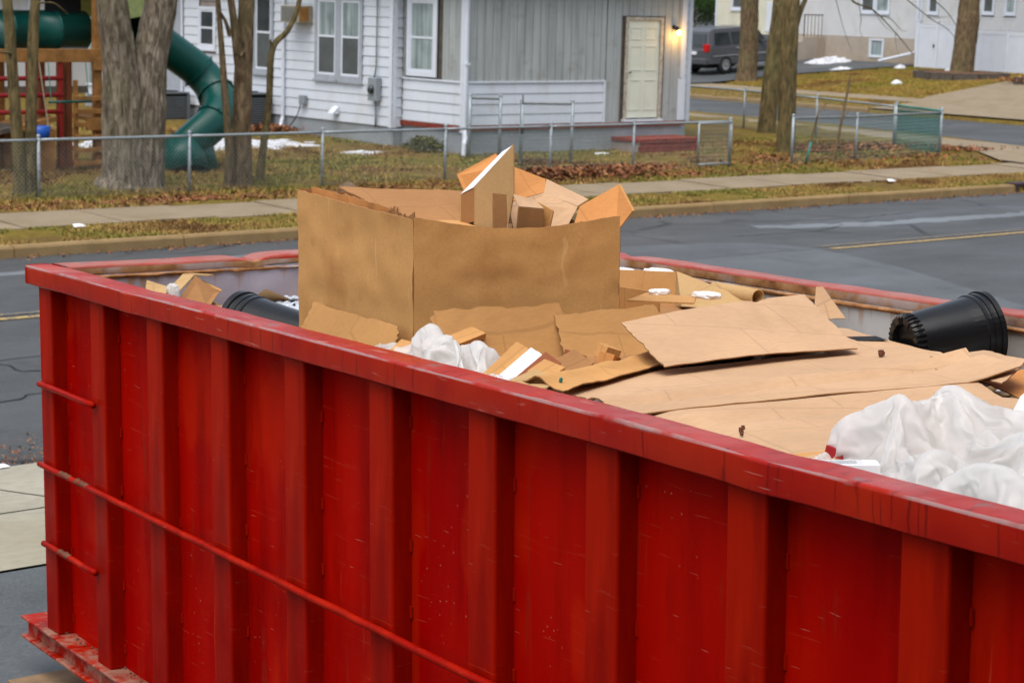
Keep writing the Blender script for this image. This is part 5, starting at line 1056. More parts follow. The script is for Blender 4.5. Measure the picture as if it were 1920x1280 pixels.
# ================================================================ chain-link fences
def chain_mesh(P0, P1, z0a, z0b, h, wire=.0042, pitch=.0715):
    """woven zigzag wires between two ground points; one mesh"""
    P0, P1 = np.array(P0, float), np.array(P1, float); Ln = np.linalg.norm(P1-P0); n = max(2, int(Ln/pitch)); rows = int(h/(pitch/2)); d = (P1-P0)/Ln; nr = np.array((-d[1], d[0]))
    mb_v = []; mb_f = []
    for i in range(n):
        x0 = i*pitch; pts = []
        for j in range(rows+1):
            sgn = 0 if j % 2 == 0 else 1
            a = x0+sgn*pitch*1.0; a = min(a, Ln); z = (z0a+(z0b-z0a)*a/Ln)+h*j/rows; q = P0+d*a; o = .003*(1 if (i+j) % 2 else -1)
            pts.append((q[0]+nr[0]*o, q[1]+nr[1]*o, z))
        b = len(mb_v)
        for p in pts:
            for k in range(3):
                t = k*2.094; mb_v.append((p[0]+d[0]*wire*.5*math.cos(t), p[1]+d[1]*wire*.5*math.cos(t), p[2]+wire*.35*math.sin(t*1.0+.5)+0)); 
                mb_v[-1] = (mb_v[-1][0]+nr[0]*wire*.5*math.sin(t), mb_v[-1][1]+nr[1]*wire*.5*math.sin(t), p[2])
        for j in range(rows):
            for k in range(3): mb_f.append((b+j*3+k, b+j*3+(k+1) % 3, b+(j+1)*3+(k+1) % 3, b+(j+1)*3+k))
    return mb_v, mb_f
def chain_fence(name, label, posts, h, mat_mesh, mat_rail, group=None, gz_=None, cat='fence', pitch=.0715, wire=.0090, rail_r=.024, lean=None):
    g = [(x, y, (far_z(x, y) if gz_ is None else gz_)) for x, y in posts]; org = Vector(g[0]); r = thing(name, label, cat, org, group); off = -org
    for i, (x, y, z) in enumerate(g):
        lx_, ly_ = (lean or {}).get(i, (0, 0)); R = .032 if i in (0, len(g)-1) else .026
        p = MB().tube([(x, y, z-.15), (x+lx_, y+ly_, z+h+.05)], R, 10).build('post', M['galv'], r, True); p.location = off
        c = MB().lathe([(0, R*1.25), (.02, R*1.2), (.035, R*.7), (.04, 0)], (x+lx_, y+ly_, z+h+.05), (0, 0, 1), 10).build('post_cap', M['galv'], p, True)
        for zz in (.2, .5, .8): MB().tube([(x-.03, y-.03, z+h*zz), (x+.03, y-.03, z+h*zz)], .005, 4).build('tie', M['galv'], p)
    for (a, b) in zip(g[:-1], g[1:]):
        n = 7; A, B = Vector(a), Vector(b); P = [A.lerp(B, k/n)+Vector((0, 0, h+.004*fbm(k*.9, a[0]))) for k in range(n+1)]; o = MB().tube(P, rail_r, 8).build('top_rail', mat_rail, r, True); o.location = off
        V, F = chain_mesh(a[:2], b[:2], a[2]+.02, b[2]+.02, h-.03, wire, pitch); o = tag(mk('chain_link', V, F, mat_mesh, r), kind='stuff'); o.location = off
    return r
FY = 29.15
chain_fence('chain_link_fence', 'long low chain-link fence along the pavement in front of the big trees', [(x, FY) for x in (12.2, 14.9, 17.55, 20.13, 22.75, 25.2, 27.28, 29.88)], .90, M['wire'], M['galv'])
chain_fence('chain_link_fence', 'short chain-link fence beside the corner tree trunks and sapling', [(31.80, 29.25), (33.72, 29.22), (36.95, 29.6)], .92, M['teal'], M['rail_dark'])
chain_fence('chain_link_fence', 'chain-link fence running back along the side street', [(37.05, 31.0), (37.1, 33.4), (37.15, 35.8), (37.2, 38.4), (37.2, 41)], .92, M['wire'], M['galv'])
chain_fence('chain_link_fence', 'green mesh return panel at the corner of the fenced yard', [(36.98, 29.62), (37.04, 30.95)], .95, M['green_mesh'], M['green_mesh'], None, None, 'fence', .030, .016)
chain_fence('chain_link_fence', 'short chain-link panel against the porch foundation', [(25.50, 31.92), (26.10, 31.72)], 1.16, M['wire'], M['rail_dark'])
chain_fence('chain_link_fence', 'chain-link panel right of the open yard gate', [(26.02, 30.98), (27.04, 30.66)], 1.14, M['wire'], M['rail_dark'])
gt = thing('yard_gate', 'open green mesh yard gate seen edge-on in front of the porch', 'gate', (26.02, 30.98, .32))
g0, g1 = Vector((-.03, -.03, .05)), Vector((-.80, -.98, .05)); V, F = chain_mesh((g0.x, g0.y), (g1.x, g1.y), .06, .06, 1.12, .013, .045); tag(mk('chain_link', V, F, M['green_mesh'], gt), kind='stuff')
for a, b in ((g0, g1), (g0+Vector((0, 0, 1.14)), g1+Vector((0, 0, 1.14))), (g0, g0+Vector((0, 0, 1.14))), (g1, g1+Vector((0, 0, 1.14)))): MB().tube([a, b], .02, 8).build('frame_pipe', M['galv'], gt, True)
MB().tube([g1+Vector((0, 0, 1.12)), g1+Vector((0, 0, 1.32))], .012, 6).tube([g1+Vector((0, 0, .6)), g1+Vector((0, 0, .7))], .035, 8).build('latch', M['blackmetal'], gt)
g2 = thing('yard_gate', 'pipe framed gate leaf at the right end of the long fence', 'gate', (28.92, 29.06, .29))
for a, b in (((0, 0, .06), (.92, 0, .06)), ((0, 0, .86), (.92, 0, .86)), ((0, 0, .06), (0, 0, .86)), ((.90, 0, .06), (.90, 0, .86))): MB().tube([a, b], .018, 8).build('frame_pipe', M['galv'], g2, True)
V, F = chain_mesh((.01, 0), (.9, 0), .07, .07, .78, .009); tag(mk('chain_link', V, F, M['wire'], g2), kind='stuff')

# ================================================================ trees (leafless)
def bark_fn(amp, fr, seed):
    def f(r, th, p, d):
        return r*(1+amp*(abs(mnoise.noise(Vector((math.cos(th)*fr, math.sin(th)*fr, p.z*1.1+seed))))*2-.6)+amp*.5*mnoise.noise(Vector((math.cos(th)*fr*3, math.sin(th)*fr*3, p.z*4+seed))))
    return f
def grow(mb, p, d, r, ln, depth, rnd):
    n = 5; P = [p]; R = [r]; q = p.copy(); dd = d.copy()
    for i in range(n):
        dd = (dd+Vector((rnd.uniform(-.18, .18), rnd.uniform(-.18, .18), rnd.uniform(-.06, .12)))).normalized(); q = q+dd*ln/n; P.append(q.copy()); R.append(r*(1-.55*(i+1)/n))
    mb.tube(P, R, 6 if r > .03 else 4, False)
    if depth > 0:
        for k in range(rnd.randint(2, 4)):
            i = rnd.randint(2, n); e = (dd+Vector((rnd.uniform(-.9, .9), rnd.uniform(-.9, .9), rnd.uniform(-.1, .7)))).normalized(); grow(mb, P[i], e, R[i]*.75, ln*rnd.uniform(.55, .8), depth-1, rnd)
def tree(name, label, org, stems, mat, seg=22, amp=.06, fr=3.0, crown=3, extra=(), seed=1, clen=1.8, per=14):
    """stems: lists of ((x,y,z), r) in world coordinates; each rises past the frame, bare limbs above"""
    org = Vector(org); r = thing(name, label, 'tree', org); mb = MB(); rnd = random.Random(seed); cr = MB(); tops = []
    for st in stems:
        P = [Vector(p)-org for p, _ in st]; R = [q for _, q in st]; SP = smooth_path(P, per); t = np.linspace(0, len(P)-1, len(SP)); RR = np.interp(t, np.arange(len(P)), R)
        mb.tube(SP, list(RR), seg, True, bark_fn(amp, fr, seed)); tops.append((SP[-1], (SP[-1]-SP[-3]).normalized(), RR[-1]))
    for p, d, rad in tops:
        for k in range(crown): grow(cr, p-d*.05, (d+Vector((rnd.uniform(-.7, .7), rnd.uniform(-.7, .7), rnd.uniform(.0, .6)))).normalized(), rad*.75, clen*rnd.uniform(.8, 1.3), 3 if rad > .1 else 2, rnd)
    mb.build('trunk', mat, r, True)
    for P, R0 in extra:
        SP = smooth_path([Vector(p)-org for p in P], 6); cr.tube(SP, list(np.linspace(R0, R0*.3, len(SP))), 5, False)
    if cr.v: cr.build('crown', mat, r, True)
    return r
Z = lambda x, y: far_z(x, y)-.06
tree('forked_tree', 'massive grey tree forking into two trunks behind the long fence', (16.95, 29.95, Z(16.95, 29.95)),
     [[((16.80, 29.95, .12), .62), ((16.81, 29.95, .26), .47), ((16.84, 29.95, .5), .37), ((16.80, 29.95, 1.6), .335), ((16.74, 29.95, 2.3), .27), ((16.60, 29.95, 3.3), .245), ((16.4, 30, 5.2), .2)],
      [((17.14, 29.95, .12), .55), ((17.13, 29.95, .26), .41), ((17.14, 29.95, .5), .35), ((17.19, 29.95, 1.6), .335), ((17.30, 29.95, 2.4), .28), ((17.50, 29.95, 3.3), .26), ((17.8, 30, 5.2), .2)]], M['bark'], 150, .10, 8.0, 3, (), 3, 2.2, 40)
tree('twin_stem_tree', 'pair of slim trunks growing together at the far left by the play set', (14.9, 29.65, Z(14.9, 29.65)),
     [[((14.84, 29.65, .2), .12), ((14.82, 29.65, .8), .095), ((14.73, 29.65, 2.2), .088), ((14.65, 29.65, 3.3), .078), ((14.4, 29.6, 5), .06)], [((14.99, 29.62, .2), .12), ((15.0, 29.62, .8), .092), ((15.06, 29.62, 2.45), .085), ((15.12, 29.62, 3.3), .075), ((15.3, 29.6, 5), .055)]], M['bark3'], 20, .06, 3, 2, [([(14.72, 29.6, 2.45), (14.5, 29.5, 2.47), (14.25, 29.4, 2.5)], .03), ([(15.08, 29.6, 3.2), (15.3, 29.4, 3.22), (15.55, 29.4, 3.05)], .018)], 5, 1.4)
tree('multi_stem_tree', 'brown tree with a thick stem and two thinner stems right of the green slide', (18.7, 29.55, Z(18.7, 29.55)),
     [[((18.80, 29.55, .2), .21), ((18.80, 29.55, .6), .165), ((18.80, 29.55, 1.6), .158), ((18.87, 29.55, 3.3), .135), ((19, 29.6, 5), .1)], [((18.56, 29.55, .2), .14), ((18.53, 29.5, .7), .075), ((18.44, 29.48, 1.6), .062), ((18.36, 29.48, 2.46), .05), ((18.27, 29.48, 3.4), .04)],
      [((18.82, 29.5, 1.9), .09), ((18.68, 29.46, 2.3), .085), ((18.55, 29.46, 3.1), .062), ((18.45, 29.46, 3.6), .05)]], M['bark2'], 24, .06, 3, 2, [([(18.5, 29.46, 2.75), (18.36, 29.4, 3.0), (18.22, 29.4, 3.18)], .045), ([(18.75, 29.45, 2.5), (18.6, 29.3, 2.42)], .04)], 8, 1.3)
tree('slim_branching_tree', 'slim bent tree forking in front of the clapboard wall', (19.42, 29.95, Z(19.4, 29.95)),
     [[((19.40, 29.95, .2), .09), ((19.45, 29.95, .7), .068), ((19.58, 29.95, 1.6), .060), ((19.64, 29.95, 2.5), .055), ((19.96, 29.95, 2.85), .047), ((20.18, 29.95, 3.35), .042), ((20.3, 30, 4.4), .03)]], M['bark3'], 16, .06, 3, 2, [([(19.63, 29.95, 2.45), (19.60, 29.95, 2.68)], .04)], 11, 1.0)
tree('corner_tree', 'mossy tree trunk further back behind the corner fence, left of its neighbour', (36.85, 34.75, Z(36.8, 34.7)), [[((36.80, 34.75, .15), .30), ((36.85, 34.75, .5), .225), ((36.97, 34.75, 2.0), .20), ((37.15, 34.75, 3.6), .185), ((37.3, 34.8, 5.6), .15)]], M['bark3'], 26, .05, 4, 3, (), 14, 2)
tree('corner_tree', 'straight brown tree trunk at the corner fence with drooping twigs to the right', (33.20, 30.75, Z(33.2, 30.7)), [[((33.22, 30.75, .15), .25), ((33.22, 30.75, .5), .20), ((33.20, 30.75, 2.2), .178), ((33.20, 30.75, 3.6), .17), ((33.2, 30.8, 5.4), .13)]], M['bark3'], 26, .05, 4, 3,
     [([(33.30, 30.7, 3.0), (33.42, 30.7, 3.3), (33.62, 30.7, 3.65), (34.2, 30.8, 4.3), (35.2, 30.9, 4.6)], .075),
      ([(35.0, 30.9, 4.4), (35.35, 31, 3.62), (36.0, 31, 3.42), (36.4, 31, 3.22), (37.12, 31, 2.74), (37.56, 31, 2.40)], .026), ([(36.35, 31, 3.25), (36.7, 31, 3.2), (37.1, 31, 2.95), (37.3, 31, 2.93)], .012), ([(35.35, 31, 4.3), (36.9, 31, 3.8), (37.3, 31, 3.6), (38.1, 31, 3.22), (38.7, 31, 3.0), (39.0, 31, 2.8)], .018), ([(37.5, 31, 3.9), (38.2, 31, 3.62), (38.7, 31, 3.35), (39.15, 31, 2.93), (39.2, 31, 2.7)], .015),
      ([(35.6, 31, 3.55), (35.72, 31, 3.2), (35.7, 31, 2.95), (35.8, 31, 2.8)], .010), ([(36.1, 31, 3.38), (36.5, 31, 3.05), (36.8, 31, 2.9)], .009), ([(36.9, 31, 2.9), (36.95, 31, 2.6), (37.1, 31, 2.35)], .008), ([(34.6, 30.9, 3.9), (35.0, 31, 3.3), (35.2, 31, 2.9), (35.45, 31, 2.5)], .010), ([(38.0, 31, 3.3), (38.5, 31, 3.25), (38.9, 31, 3.3)], .009)], 17, 2)
tree('street_tree', 'brown tree trunk on the far verge in front of the parked car', (59.3, 57.1, far_z(59.3, 57)-.05), [[((59.3, 57.1, .2), .52), ((59.3, 57.1, .7), .40), ((59.35, 57.1, 1.7), .37), ((59.3, 57.1, 3.6), .34), ((59.4, 57, 6), .28)]], M['bark2'], 26, .06, 4, 3, (), 20, 2.6)
tree('street_tree', 'large brown tree trunk in a mulch ring before the white vinyl fence', (65.2, 51.4, far_z(65.2, 51.4)-.05), [[((65.2, 51.4, .6), .62), ((65.22, 51.4, 1.0), .47), ((65.30, 51.4, 2.0), .42), ((65.42, 51.4, 2.9), .44), ((65.45, 51.4, 3.7), .39), ((65.5, 51.3, 6), .3)]], M['bark2'], 30, .07, 4, 3, (), 23, 2.6)
tree('sapling', 'thin bare sapling leaning beside the corner fence', (32.75, 29.0, .2), [[((32.74, 29.0, .15), .035), ((32.92, 29.0, .86), .030), ((33.14, 29.0, 1.85), .022), ((33.17, 29.0, 2.05), .012)]], M['bark2'], 8, .05, 3, 0, [([(33.14, 29, 1.84), (33.28, 29, 1.92), (33.38, 29, 2.0)], .010), ([(32.98, 29, 1.1), (33.15, 29, 1.3), (33.2, 29, 1.4)], .010), ([(33.05, 29, 1.4), (32.9, 29, 1.55)], .009)], 26)
sk = thing('leaning_stake', 'dark green garden stake leaning on the corner fence', 'stake', (31.9, 28.98, .2)); MB().tube([(0, 0, 0), (.22, 0, .72), (.34, 0, 1.12), (.62, .05, 1.28)], [.018, .018, .018, .012], 7).build('stick', M['bark2'], sk, True); MB().tube([(.035, -.002, .1), (.16, -.002, .52)], .022, 7).build('sleeve', M['green_mesh'], sk, True)

# ================================================================ play set
ply = thing('wooden_play_set', 'wooden climbing frame with red rails and green tube at the far left', 'play set', (16.8, 32.6, .36)); PO = -Vector(ply.location)
def pw(name, a, b, mat=None, bevel=.006): o = box(name, a, b, mat or M['wood'], ply, bevel); o.location = PO; return o
for x, y, t in ((17.62, 32.3, 3.7), (17.62, 33.6, 3.7), (15.62, 32.3, 3.3), (15.62, 33.6, 3.3), (18.75, 32.3, 3.7), (18.75, 33.6, 3.7), (13.9, 32.3, 3.3)): pw('post', (x-.065, y-.065, .2), (x+.065, y+.065, t))
pw('beam', (13.5, 32.2, 2.20), (17.75, 32.30, 2.42)); pw('beam', (13.5, 33.55, 2.20), (17.75, 33.65, 2.42)); pw('beam', (17.5, 32.18, 2.06), (18.9, 32.28, 2.26)); pw('beam', (17.5, 32.19, 1.02), (18.9, 32.27, 1.20)); pw('deck', (17.5, 32.29, 1.20), (18.85, 33.6, 1.26))
pw('crossbar', (17.35, 32.15, 1.05), (17.75, 32.22, 1.25)); 
for k in range(3): 
    o = MB().tube([(13.6, 32.25, 1.37+.28*k), (16.95, 32.25, 1.37+.28*k)], .04, 8).build('rail', M['red_pipe'], ply, True); o.location = PO
for x in (13.9, 15.2, 16.3, 16.9): pw('rail_post', (x-.03, 32.22, .9), (x+.03, 32.28, 2.2), M['red_pipe'] if x > 16.2 else M['wood'])
for x in (16.65, 17.0, 17.15): pw('upright', (x-.05, 32.4, .25), (x+.05, 32.5, 2.2), M['wood_red'])
for x in (15.9, 16.2): pw('upright', (x-.055, 33.0, .25), (x+.055, 33.1, 2.2))
for k in range(6): pw('ladder_rung', (17.14, 32.16, .45+.22*k), (18.3, 32.22, .53+.22*k))
pw('ladder_side', (17.15, 32.22, .3), (17.22, 32.28, 1.9)); pw('ladder_side', (18.2, 32.22, .3), (18.27, 32.28, 1.9))
o = MB().prism([(16.1, 32.1, 1.16), (16.75, 32.1, 1.30), (16.75, 32.1, 1.22), (16.1, 32.1, 1.06)], (0, .9, 0)).build('ramp_board', M['wood'], ply); o.location = PO
o = MB().prism([(13.9, 32.1, 1.12), (15.4, 32.1, 1.05), (16.1, 32.1, 1.16), (16.1, 32.1, 1.08), (15.4, 32.1, .97), (13.9, 32.1, 1.04)], (0, .9, 0)).build('ramp_board', M['edging'], ply); o.location = PO
pw('footing', (16.2, 32.15, .2), (16.75, 32.95, 1.08), M['wood']); pw('mesh_shade', (15.0, 32.4, 3.35), (17.5, 33.5, 3.4), M['canvas'])
o = MB().prism([(17.4, 32.1, 3.55), (18.98, 32.1, 3.55), (18.6, 32.1, 3.02), (18.1, 32.1, 2.94)], (0, 1.7, 0)).build('canopy', M['canvas'], ply); o.location = PO
pw('dark_opening', (16.85, 32.62, 2.95), (17.5, 32.7, 3.6), M['dark'])
tb_ = MB().lathe([(0, .30), (0, .335), (.5, .335)]+[(.5, .335), (.5, .36), (.55, .36), (.55, .335)]+[(1.35, .335), (1.35, .36), (1.40, .36), (1.40, .335), (1.95, .335), (1.95, .30)], (15.66, 32.75, 2.72), (1, 0, 0), 40).build('crawl_tube', M['slide'], ply, True); tb_.location = PO
for p in tb_.data.polygons: p.use_smooth = abs(p.normal.x) < .3
for k in range(2):
    for j in range(8):
        a = j*.785; o = MB().lathe([(0, .018), (.012, .016), (.014, 0)], (16.16+.85*k+.02, 32.75+.36*math.cos(a), 2.72+.36*math.sin(a)), (0, math.cos(a), math.sin(a)), 8).build('bolt', M['blackmetal'], tb_)
o = MB().tube([(16.55, 32.0, 1.55), (17.35, 32.0, 1.55)], .022, 8).build('trapeze_bar', M['slide'], ply, True); o.location = PO
for x in (16.6, 17.3): o = MB().tube([(x, 32.0, 1.55), (x, 32.1, 2.2)], .008, 5).build('rope', M['green_mesh'], ply); o.location = PO
# spiral tube slide
sl = thing('tube_slide', 'dark green spiral tube slide coming down beside the forked tree', 'slide', (19.3, 32.2, .36)); SO = -Vector(sl.location)
path = smooth_path([(18.55, 32.7, 2.72), (18.95, 32.7, 2.60), (19.40, 32.7, 2.33), (19.85, 32.66, 2.02), (20.02, 32.45, 1.72), (19.98, 32.1, 1.42), (19.68, 31.85, 1.18), (19.30, 31.8, .92), (19.08, 31.85, .70), (18.98, 31.7, .50)], 8)
m_ = MB(); m_.tube(path, .315, 36, False); o = m_.build('tube', M['slide'], sl, True); o.location = SO; sol = o.modifiers.new('t', 'SOLIDIFY'); sol.thickness = .012
for i in (4, 24, 34, 48, 62):
    t = (path[i+1]-path[i-1]).normalized(); f_ = MB().lathe([(-.02, .314), (-.02, .345), (.02, .345), (.02, .314)], path[i], t, 36).build('flange', M['slide'], sl, False); f_.location = SO
    a = Vector((0, 0, 1)); a = (a-t*a.dot(t)).normalized(); b = t.cross(a)
    for j in range(10): d = a*math.cos(j*.628)+b*math.sin(j*.628); MB().lathe([(0, .014), (.02, .014), (.02, 0)], path[i]+d*.340, d, 6).build('bolt', M['blackmetal'], f_)
for k, (i, j) in enumerate(((4, 34),)):
    pass
seam = [path[i]+Vector((.12, -.30, .02)) for i in range(4, 24)]
o = MB().tube([(19.05, 31.9, .85), (18.98, 31.62, .30)], [.34, .40], 30, False).build('exit_chute', M['slide'], sl, True); o.location = SO; sol = o.modifiers.new('t', 'SOLIDIFY'); sol.thickness = .012
o = MB().tube([(19.35, 31.8, .9), (19.42, 31.75, .3)], [.22, .26], 14).build('foot', M['slide'], sl, True); o.location = SO
sw = thing('toddler_swing', 'blue plastic toddler swing on yellow ropes under the play set', 'swing', (16.35, 31.9, 1.0))
bm = MB(); bm.lathe([(0, .10), (0, .13), (.12, .15), (.24, .16), (.24, .145), (.05, .11)], (0, 0, -.08), (0, 0, 1), 18); bm.build('seat', M['blue'], sw, True)
for s_ in (-.14, .14): MB().tube([(s_, 0, .15), (s_*.6, .2, 1.2)], .010, 5).build('rope', M['beige'], sw)
# ================================================================ small things on the ground
def blob(name, label, cat, loc, size, mat, seed, nse=.25, kind=None, group=None):
    bm = bmesh.new(); bmesh.ops.create_icosphere(bm, subdivisions=4, radius=1)
    for v in bm.verts:
        p = v.co.copy(); k = 1+nse*fbm(p.x*2, p.y*2, p.z*2+seed)+nse*.4*fbm(p.x*6, p.y*6, p.z*6+seed); v.co = Vector((p.x*size[0], p.y*size[1], max(p.z, -.25)*size[2]))*k
    me = bpy.data.meshes.new(name); bm.to_mesh(me); bm.free(); o = put(name, me, mat, None, True); o.location = loc; return tag(o, label, cat, group, kind)
blob('rock', 'round brown fieldstone by the long fence', 'rock', (20.1, 28.35, .24), (.16, .14, .16), M['rock'], 2)
def snow(label, x, y, rx, ry, h, seed, z=None):
    n = 40; V = []; zb = far_z(x, y)
    for j in range(n+1):
        for i in range(n+1):
            a, b = (i/n-.5)*2, (j/n-.5)*2; px_, py_ = x+a*rx*1.3, y+b*ry*1.3
            rr = math.hypot(a*1.3, b*1.3)+.45*fbm(px_*1.7, py_*1.7, seed); t = max(0, 1-rr); V.append((px_-x, py_-y, far_z(px_, py_)-zb-.05+(.05+h*t**.6*(1+.35*fbm(px_*6, py_*6, seed)) if t > 0 else -.06)))
    o = mk('snow_patch', V, [(j*(n+1)+i, j*(n+1)+i+1, (j+1)*(n+1)+i+1, (j+1)*(n+1)+i) for j in range(n) for i in range(n)], M['snow'], None, True); o.location = (x, y, zb); tag(o, label, 'snow', kind='stuff')
snow('patch of melting snow between the multi stem tree and the condenser', 22.6, 35.6, 1.5, .95, .09, 1); snow('snow patch under the green slide', 20.6, 36.2, 1.3, 1.1, .09, 2); snow('thin snow streak on the lawn before the clapboard wall', 23.9, 33.3, .55, .28, .06, 3); snow('tiny snow spot on the lawn beside the larger snow patch', 23.7, 34.9, .3, .2, .05, 4)
snow('mound of snow beside the driveway at the pale foundation', 66.8, 59.6, 1.2, .7, .32, 5); snow('low snow heap on the lawn across the street', 64.6, 57.0, .8, .35, .15, 6); snow('small snow lump left of the mulch ring', 66.2, 52.8, .35, .25, .2, 7); snow('lone snow ball on the lawn across the street', 61.5, 51.5, .25, .2, .15, 8); snow('snow lump at the end of the white gutter pipe', 66.6, 55.6, .3, .25, .18, 9)
mr = thing('mulch_ring', 'brown mulch ring with timber edging around the far tree', 'mulch ring', (65.2, 51.4, far_z(65.2, 51.4))); MB().lathe([(-.3, 1.75), (.12, 1.7), (.16, 1.4), (.18, .3)], (0, 0, 0), (0, 0, 1), 32).build('mulch', M['mulch'], mr, True)
for k in range(12):
    a0, a1 = k*.5236, (k+1)*.5236-.03; MB().prism([(1.72*math.cos(a0), 1.72*math.sin(a0), -.3), (1.72*math.cos(a1), 1.72*math.sin(a1), -.3), (1.86*math.cos(a1), 1.86*math.sin(a1), -.3), (1.86*math.cos(a0), 1.86*math.sin(a0), -.3)], (0, 0, .47)).build('edging_block', M['edging'], mr)
fbd = thing('flower_bed', 'dark edged bed of brown leaves at the far right kerb', 'flower bed', (63.5, 47.5, far_z(63.5, 47.5)))
for k in range(6): MB().prism([(-.5+k*.55, -.3-k*.30, -.2), (.02+k*.55, -.58-k*.30, -.2), (.12+k*.55, -.42-k*.30, -.2), (-.4+k*.55, -.14-k*.30, -.2)], (0, 0, .5)).build('edging_block', M['edging'], fbd)
blob('shrub_mound', 'brown mulch mound behind the parked car', 'mound', (66.0, 68.8, 1.0), (2.2, 1.8, 1.6), M['mulch'], 5, .15)
tl = [('litter', 'white paper scrap lying on the near edge of the street', (6.72, 13.85, near_z(13.85)+.03), (.09, .06, .004)), ('litter', 'red and white litter on the verge near the corner', (31.2, 26.1, .20), (.12, .05, .02)), ('litter', 'white litter on the verge at the left', (14.0, 26.2, .19), (.10, .05, .02)), ('litter', 'white stick of litter on the lawn before the brick step', (28.7, 31.6, .37), (.22, .03, .015))]
for nm, lb, loc, s in tl:
    o = mk(nm, [(-s[0], -s[1], 0), (s[0], -s[1]*.6, 0), (s[0]*.9, s[1], s[2]), (-s[0]*.8, s[1]*.9, s[2]*1.5), (0, 0, s[2]*2)], [(0, 1, 4), (1, 2, 4), (2, 3, 4), (3, 0, 4)], M['paper'], None, False, 0, .003); o.location = loc; tag(o, lb, 'litter')
# shrubs
def shrub(name, label, loc, rad, h, n, c0, seed):
    r = np.random.default_rng(seed); T = []; C = []
    for i in range(n):
        a, b = r.uniform(0, 6.28), r.uniform(-.2, 1); rr = (1-max(b, 0)**2)**.5*r.uniform(.55, 1.0)*(1+.2*math.sin(a*3+seed)); p = np.array((math.cos(a)*rr*rad, math.sin(a)*rr*rad, (b*.5+.5)*h*r.uniform(.85, 1.05)))
        u = r.normal(0, 1, 3); u /= np.linalg.norm(u); v = np.cross(u, r.normal(0, 1, 3)); v /= np.linalg.norm(v); s = r.uniform(.05, .12); c = np.array(c0)*r.uniform(.5, 1.4)
        T.append((p-u*s, p+v*s*.5, p+u*s)); C.append(c)
    root = thing(name, label, 'shrub', loc); tris_mesh('foliage', np.array(T), M['shrub'], root, np.array(C)); MB().tube([(0, 0, -.1), (0, 0, h*.6)], [.05, .02], 6).build('stem', M['bark2'], root); return root
shrub('evergreen_shrub', 'tall dark evergreen between the two houses at the top', (70.8, 72.0, 1.0), 2.2, 5.2, 9000, (.035, .085, .02), 1); shrub('evergreen_shrub', 'low green shrub behind the parked car', (64.6, 67.6, .8), 1.1, 1.5, 3500, (.06, .11, .03), 2); shrub('evergreen_shrub', 'dark hedge beyond the brown mound', (74, 75, 1.0), 3, 3.2, 9000, (.03, .06, .02), 3); shrub('evergreen_shrub', 'clipped dark hedge block behind the first evergreen', (79, 78.5, 1.0), 3.5, 4.5, 9000, (.03, .065, .02), 4)
shrub('weed_clump', 'yellow green weeds growing against the porch foundation', (25.15, 32.9, .34), .38, .36, 350, (.10, .10, .03), 5)
# ---------------------------------------------------------------- grass and leaves: uncountable
def blades(name, n, samp, hgt, label, pal, zoff=0.0):
    P = samp(n); n = len(P); a = rng.uniform(0, 6.28, n); h = hgt*rng.uniform(.5, 1.5, n); w = rng.uniform(.004, .011, n)*2; t = rng.normal(0, .6, (n, 2))*h[:, None]
    u = np.stack([np.cos(a), np.sin(a), np.zeros(n)], 1)*w[:, None]; tip = P+np.stack([t[:, 0], t[:, 1], h], 1); T = np.stack([P-u, P+u, tip], 1)
    nz = np.array([mnoise.noise(Vector((x*.55, y*.55, 7)))+.5*mnoise.noise(Vector((x*1.9, y*1.9, 3))) for x, y, z in P]); k = np.clip((nz+.5+rng.normal(0, .12, n)), 0, .999)*len(pal); kf = np.clip(k, 0, len(pal)-1.001); k0 = kf.astype(int); fr_ = (kf-k0)[:, None]; PA = np.array(pal); C = (PA[k0]*(1-fr_)+PA[np.minimum(k0+1, len(pal)-1)]*fr_)*rng.uniform(.82, 1.18, (n, 1)); 
    return tag(tris_mesh(name, T, M['grass'], None, C), label, 'grass', kind='stuff')
def area(x0, x1, y0, y1, dens=None, lift=0):
    def f(n):
        X = rng.uniform(x0, x1, n); Y = rng.uniform(y0, y1, n); keep = np.array([mnoise.noise(Vector((x*.8, y*.8, 1)))+.4*mnoise.noise(Vector((x*2.6, y*2.6, 5))) > (dens if dens is not None else -2) for x, y in zip(X, Y)]); X, Y = X[keep], Y[keep]
        return np.stack([X, Y, [far_z(x, y)+lift for x, y in zip(X, Y)]], 1)
    return f
gp = [(.15, .080, .030), (.25, .15, .050), (.34, .225, .075), (.31, .215, .060), (.24, .195, .045), (.19, .175, .038)]
blades('verge_grass', 60000, area(9, 37, 25.05, 26.42, -.25), .035, 'straw coloured grass on the verge between kerb and pavement', gp)
blades('yard_grass', 90000, area(11.5, 37, 27.93, 33.5, -.22), .05, 'patchy green and straw grass inside the fenced yard', gp)
blades('yard_grass', 22000, area(17, 26, 33.5, 41, -.05), .05, 'sparse grass on the lawn beside the clapboard house', gp)
gp2 = [(.20, .115, .035), (.29, .185, .048), (.35, .23, .058), (.29, .215, .045), (.23, .19, .035)]
blades('far_lawn_grass', 60000, area(57.7, 67.2, 44, 57.4, -.3), .05, 'yellowed lawn across the side street', gp2); blades('far_verge_grass', 30000, area(52.2, 55.9, 44, 57.5, -.2), .05, 'yellowed verge along the side street', gp2); blades('far_lawn_grass', 16000, area(57.7, 67, 52, 57.4, -.3), .05, 'dry grass around the far street tree', gp2)
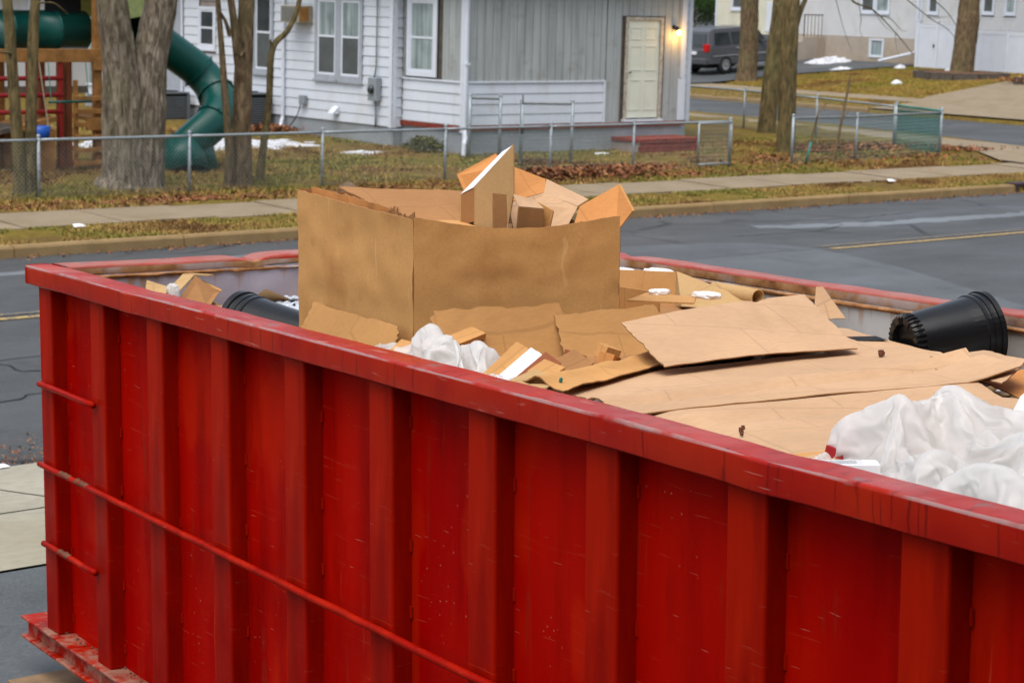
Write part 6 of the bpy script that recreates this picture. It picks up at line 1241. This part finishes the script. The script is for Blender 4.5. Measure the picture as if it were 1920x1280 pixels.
def leaves(name, label, n, samp, size, zf, pile=0):
    P = samp(n); n = len(P); T = []; C = []
    lp_ = np.array([(.20, .075, .028), (.27, .11, .04), (.13, .05, .02), (.32, .16, .07), (.24, .09, .05), (.10, .05, .028)])
    for p in P:
        s = size*rng.uniform(.6, 1.4); u = rng.normal(0, 1, 3); u[2] *= .45; u /= np.linalg.norm(u); v = np.cross(u, (rng.normal(0, .4), rng.normal(0, .4), 1)); v /= np.linalg.norm(v); nn = np.cross(u, v); p = p+np.array((0, 0, rng.uniform(.01, .03)+pile*rng.uniform(0, 1)))
        a, b, c, d = p-u*s, p+v*s*.6+nn*s*.3, p+u*s, p-v*s*.6+nn*s*.35; col = lp_[rng.integers(len(lp_))]*rng.uniform(.7, 1.25)
        T += [(a, b, c), (a, c, d)]; C += [col, col]
    return tag(tris_mesh(name, np.array(T), M['leaf'], None, np.array(C)), label, 'leaves', kind='stuff')
def line_area(x0, x1, y, sd, lift=0):
    def f(n):
        X = rng.uniform(x0, x1, n); Y = y+rng.normal(0, sd, n); keep = np.array([mnoise.noise(Vector((x*.9, 3, 1))) > rng.uniform(-.7, .35) for x in X]); X, Y = X[keep], Y[keep]; return np.stack([X, Y, [far_z(x, y)+lift for x, y in zip(X, Y)]], 1)
    return f
leaves('fallen_leaves', 'line of fallen brown leaves along the foot of the long fence', 5200, line_area(11, 30.5, 28.5, .17), .05, None)
leaves('fallen_leaves', 'heap of fallen leaves at the fence below the yard gate', 2300, lambda n: np.stack([rng.normal(25.9, .9, n), rng.normal(28.95, .24, n), np.full(n, .24)], 1), .055, None, .16)
leaves('fallen_leaves', 'fallen leaves scattered over the corner of the fenced yard', 1300, lambda n: np.stack([rng.uniform(30, 37, n), rng.normal(30.6, 1.2, n), np.full(n, .30)], 1), .05, None)
leaves('fallen_leaves', 'drift of pale leaves against the corner fence', 900, lambda n: np.stack([rng.uniform(33.6, 37, n), rng.normal(30.9, .3, n), np.full(n, .32)], 1), .06, None, .08)
leaves('fallen_leaves', 'brown leaves gathered beside the dark condenser', 500, lambda n: np.stack([rng.normal(25.0, .22, n), rng.normal(38.2, .35, n), np.full(n, .46)], 1), .06, None, .12)
leaves('fallen_leaves', 'leaves strewn along the side street verge', 3000, lambda n: np.stack([rng.normal(38.3, .6, n), rng.uniform(29.5, 42, n), np.full(n, .33)], 1), .05, None)
leaves('fallen_leaves', 'red brown leaves in the bed at the far right', 1500, lambda n: np.stack([rng.normal(65.0, .9, n), rng.normal(47.2, .5, n), np.full(n, .82)], 1), .09, None, .1)
leaves('gutter_leaves', 'bits of leaf litter in the gutter along the kerb', 900, lambda n: np.stack([rng.uniform(9, 34, n), 24.8-np.abs(rng.normal(0, .12, n)), np.full(n, .005)], 1), .025, None)
T = []
def stones(n):
    P = np.stack([rng.uniform(4.5, 10, n), 13.9+rng.normal(.25, .30, n), np.full(n, .02)], 1); return P
leaves('roadside_grit', 'grit and leaf bits along the near edge of the street', 1600, stones, .014, None)
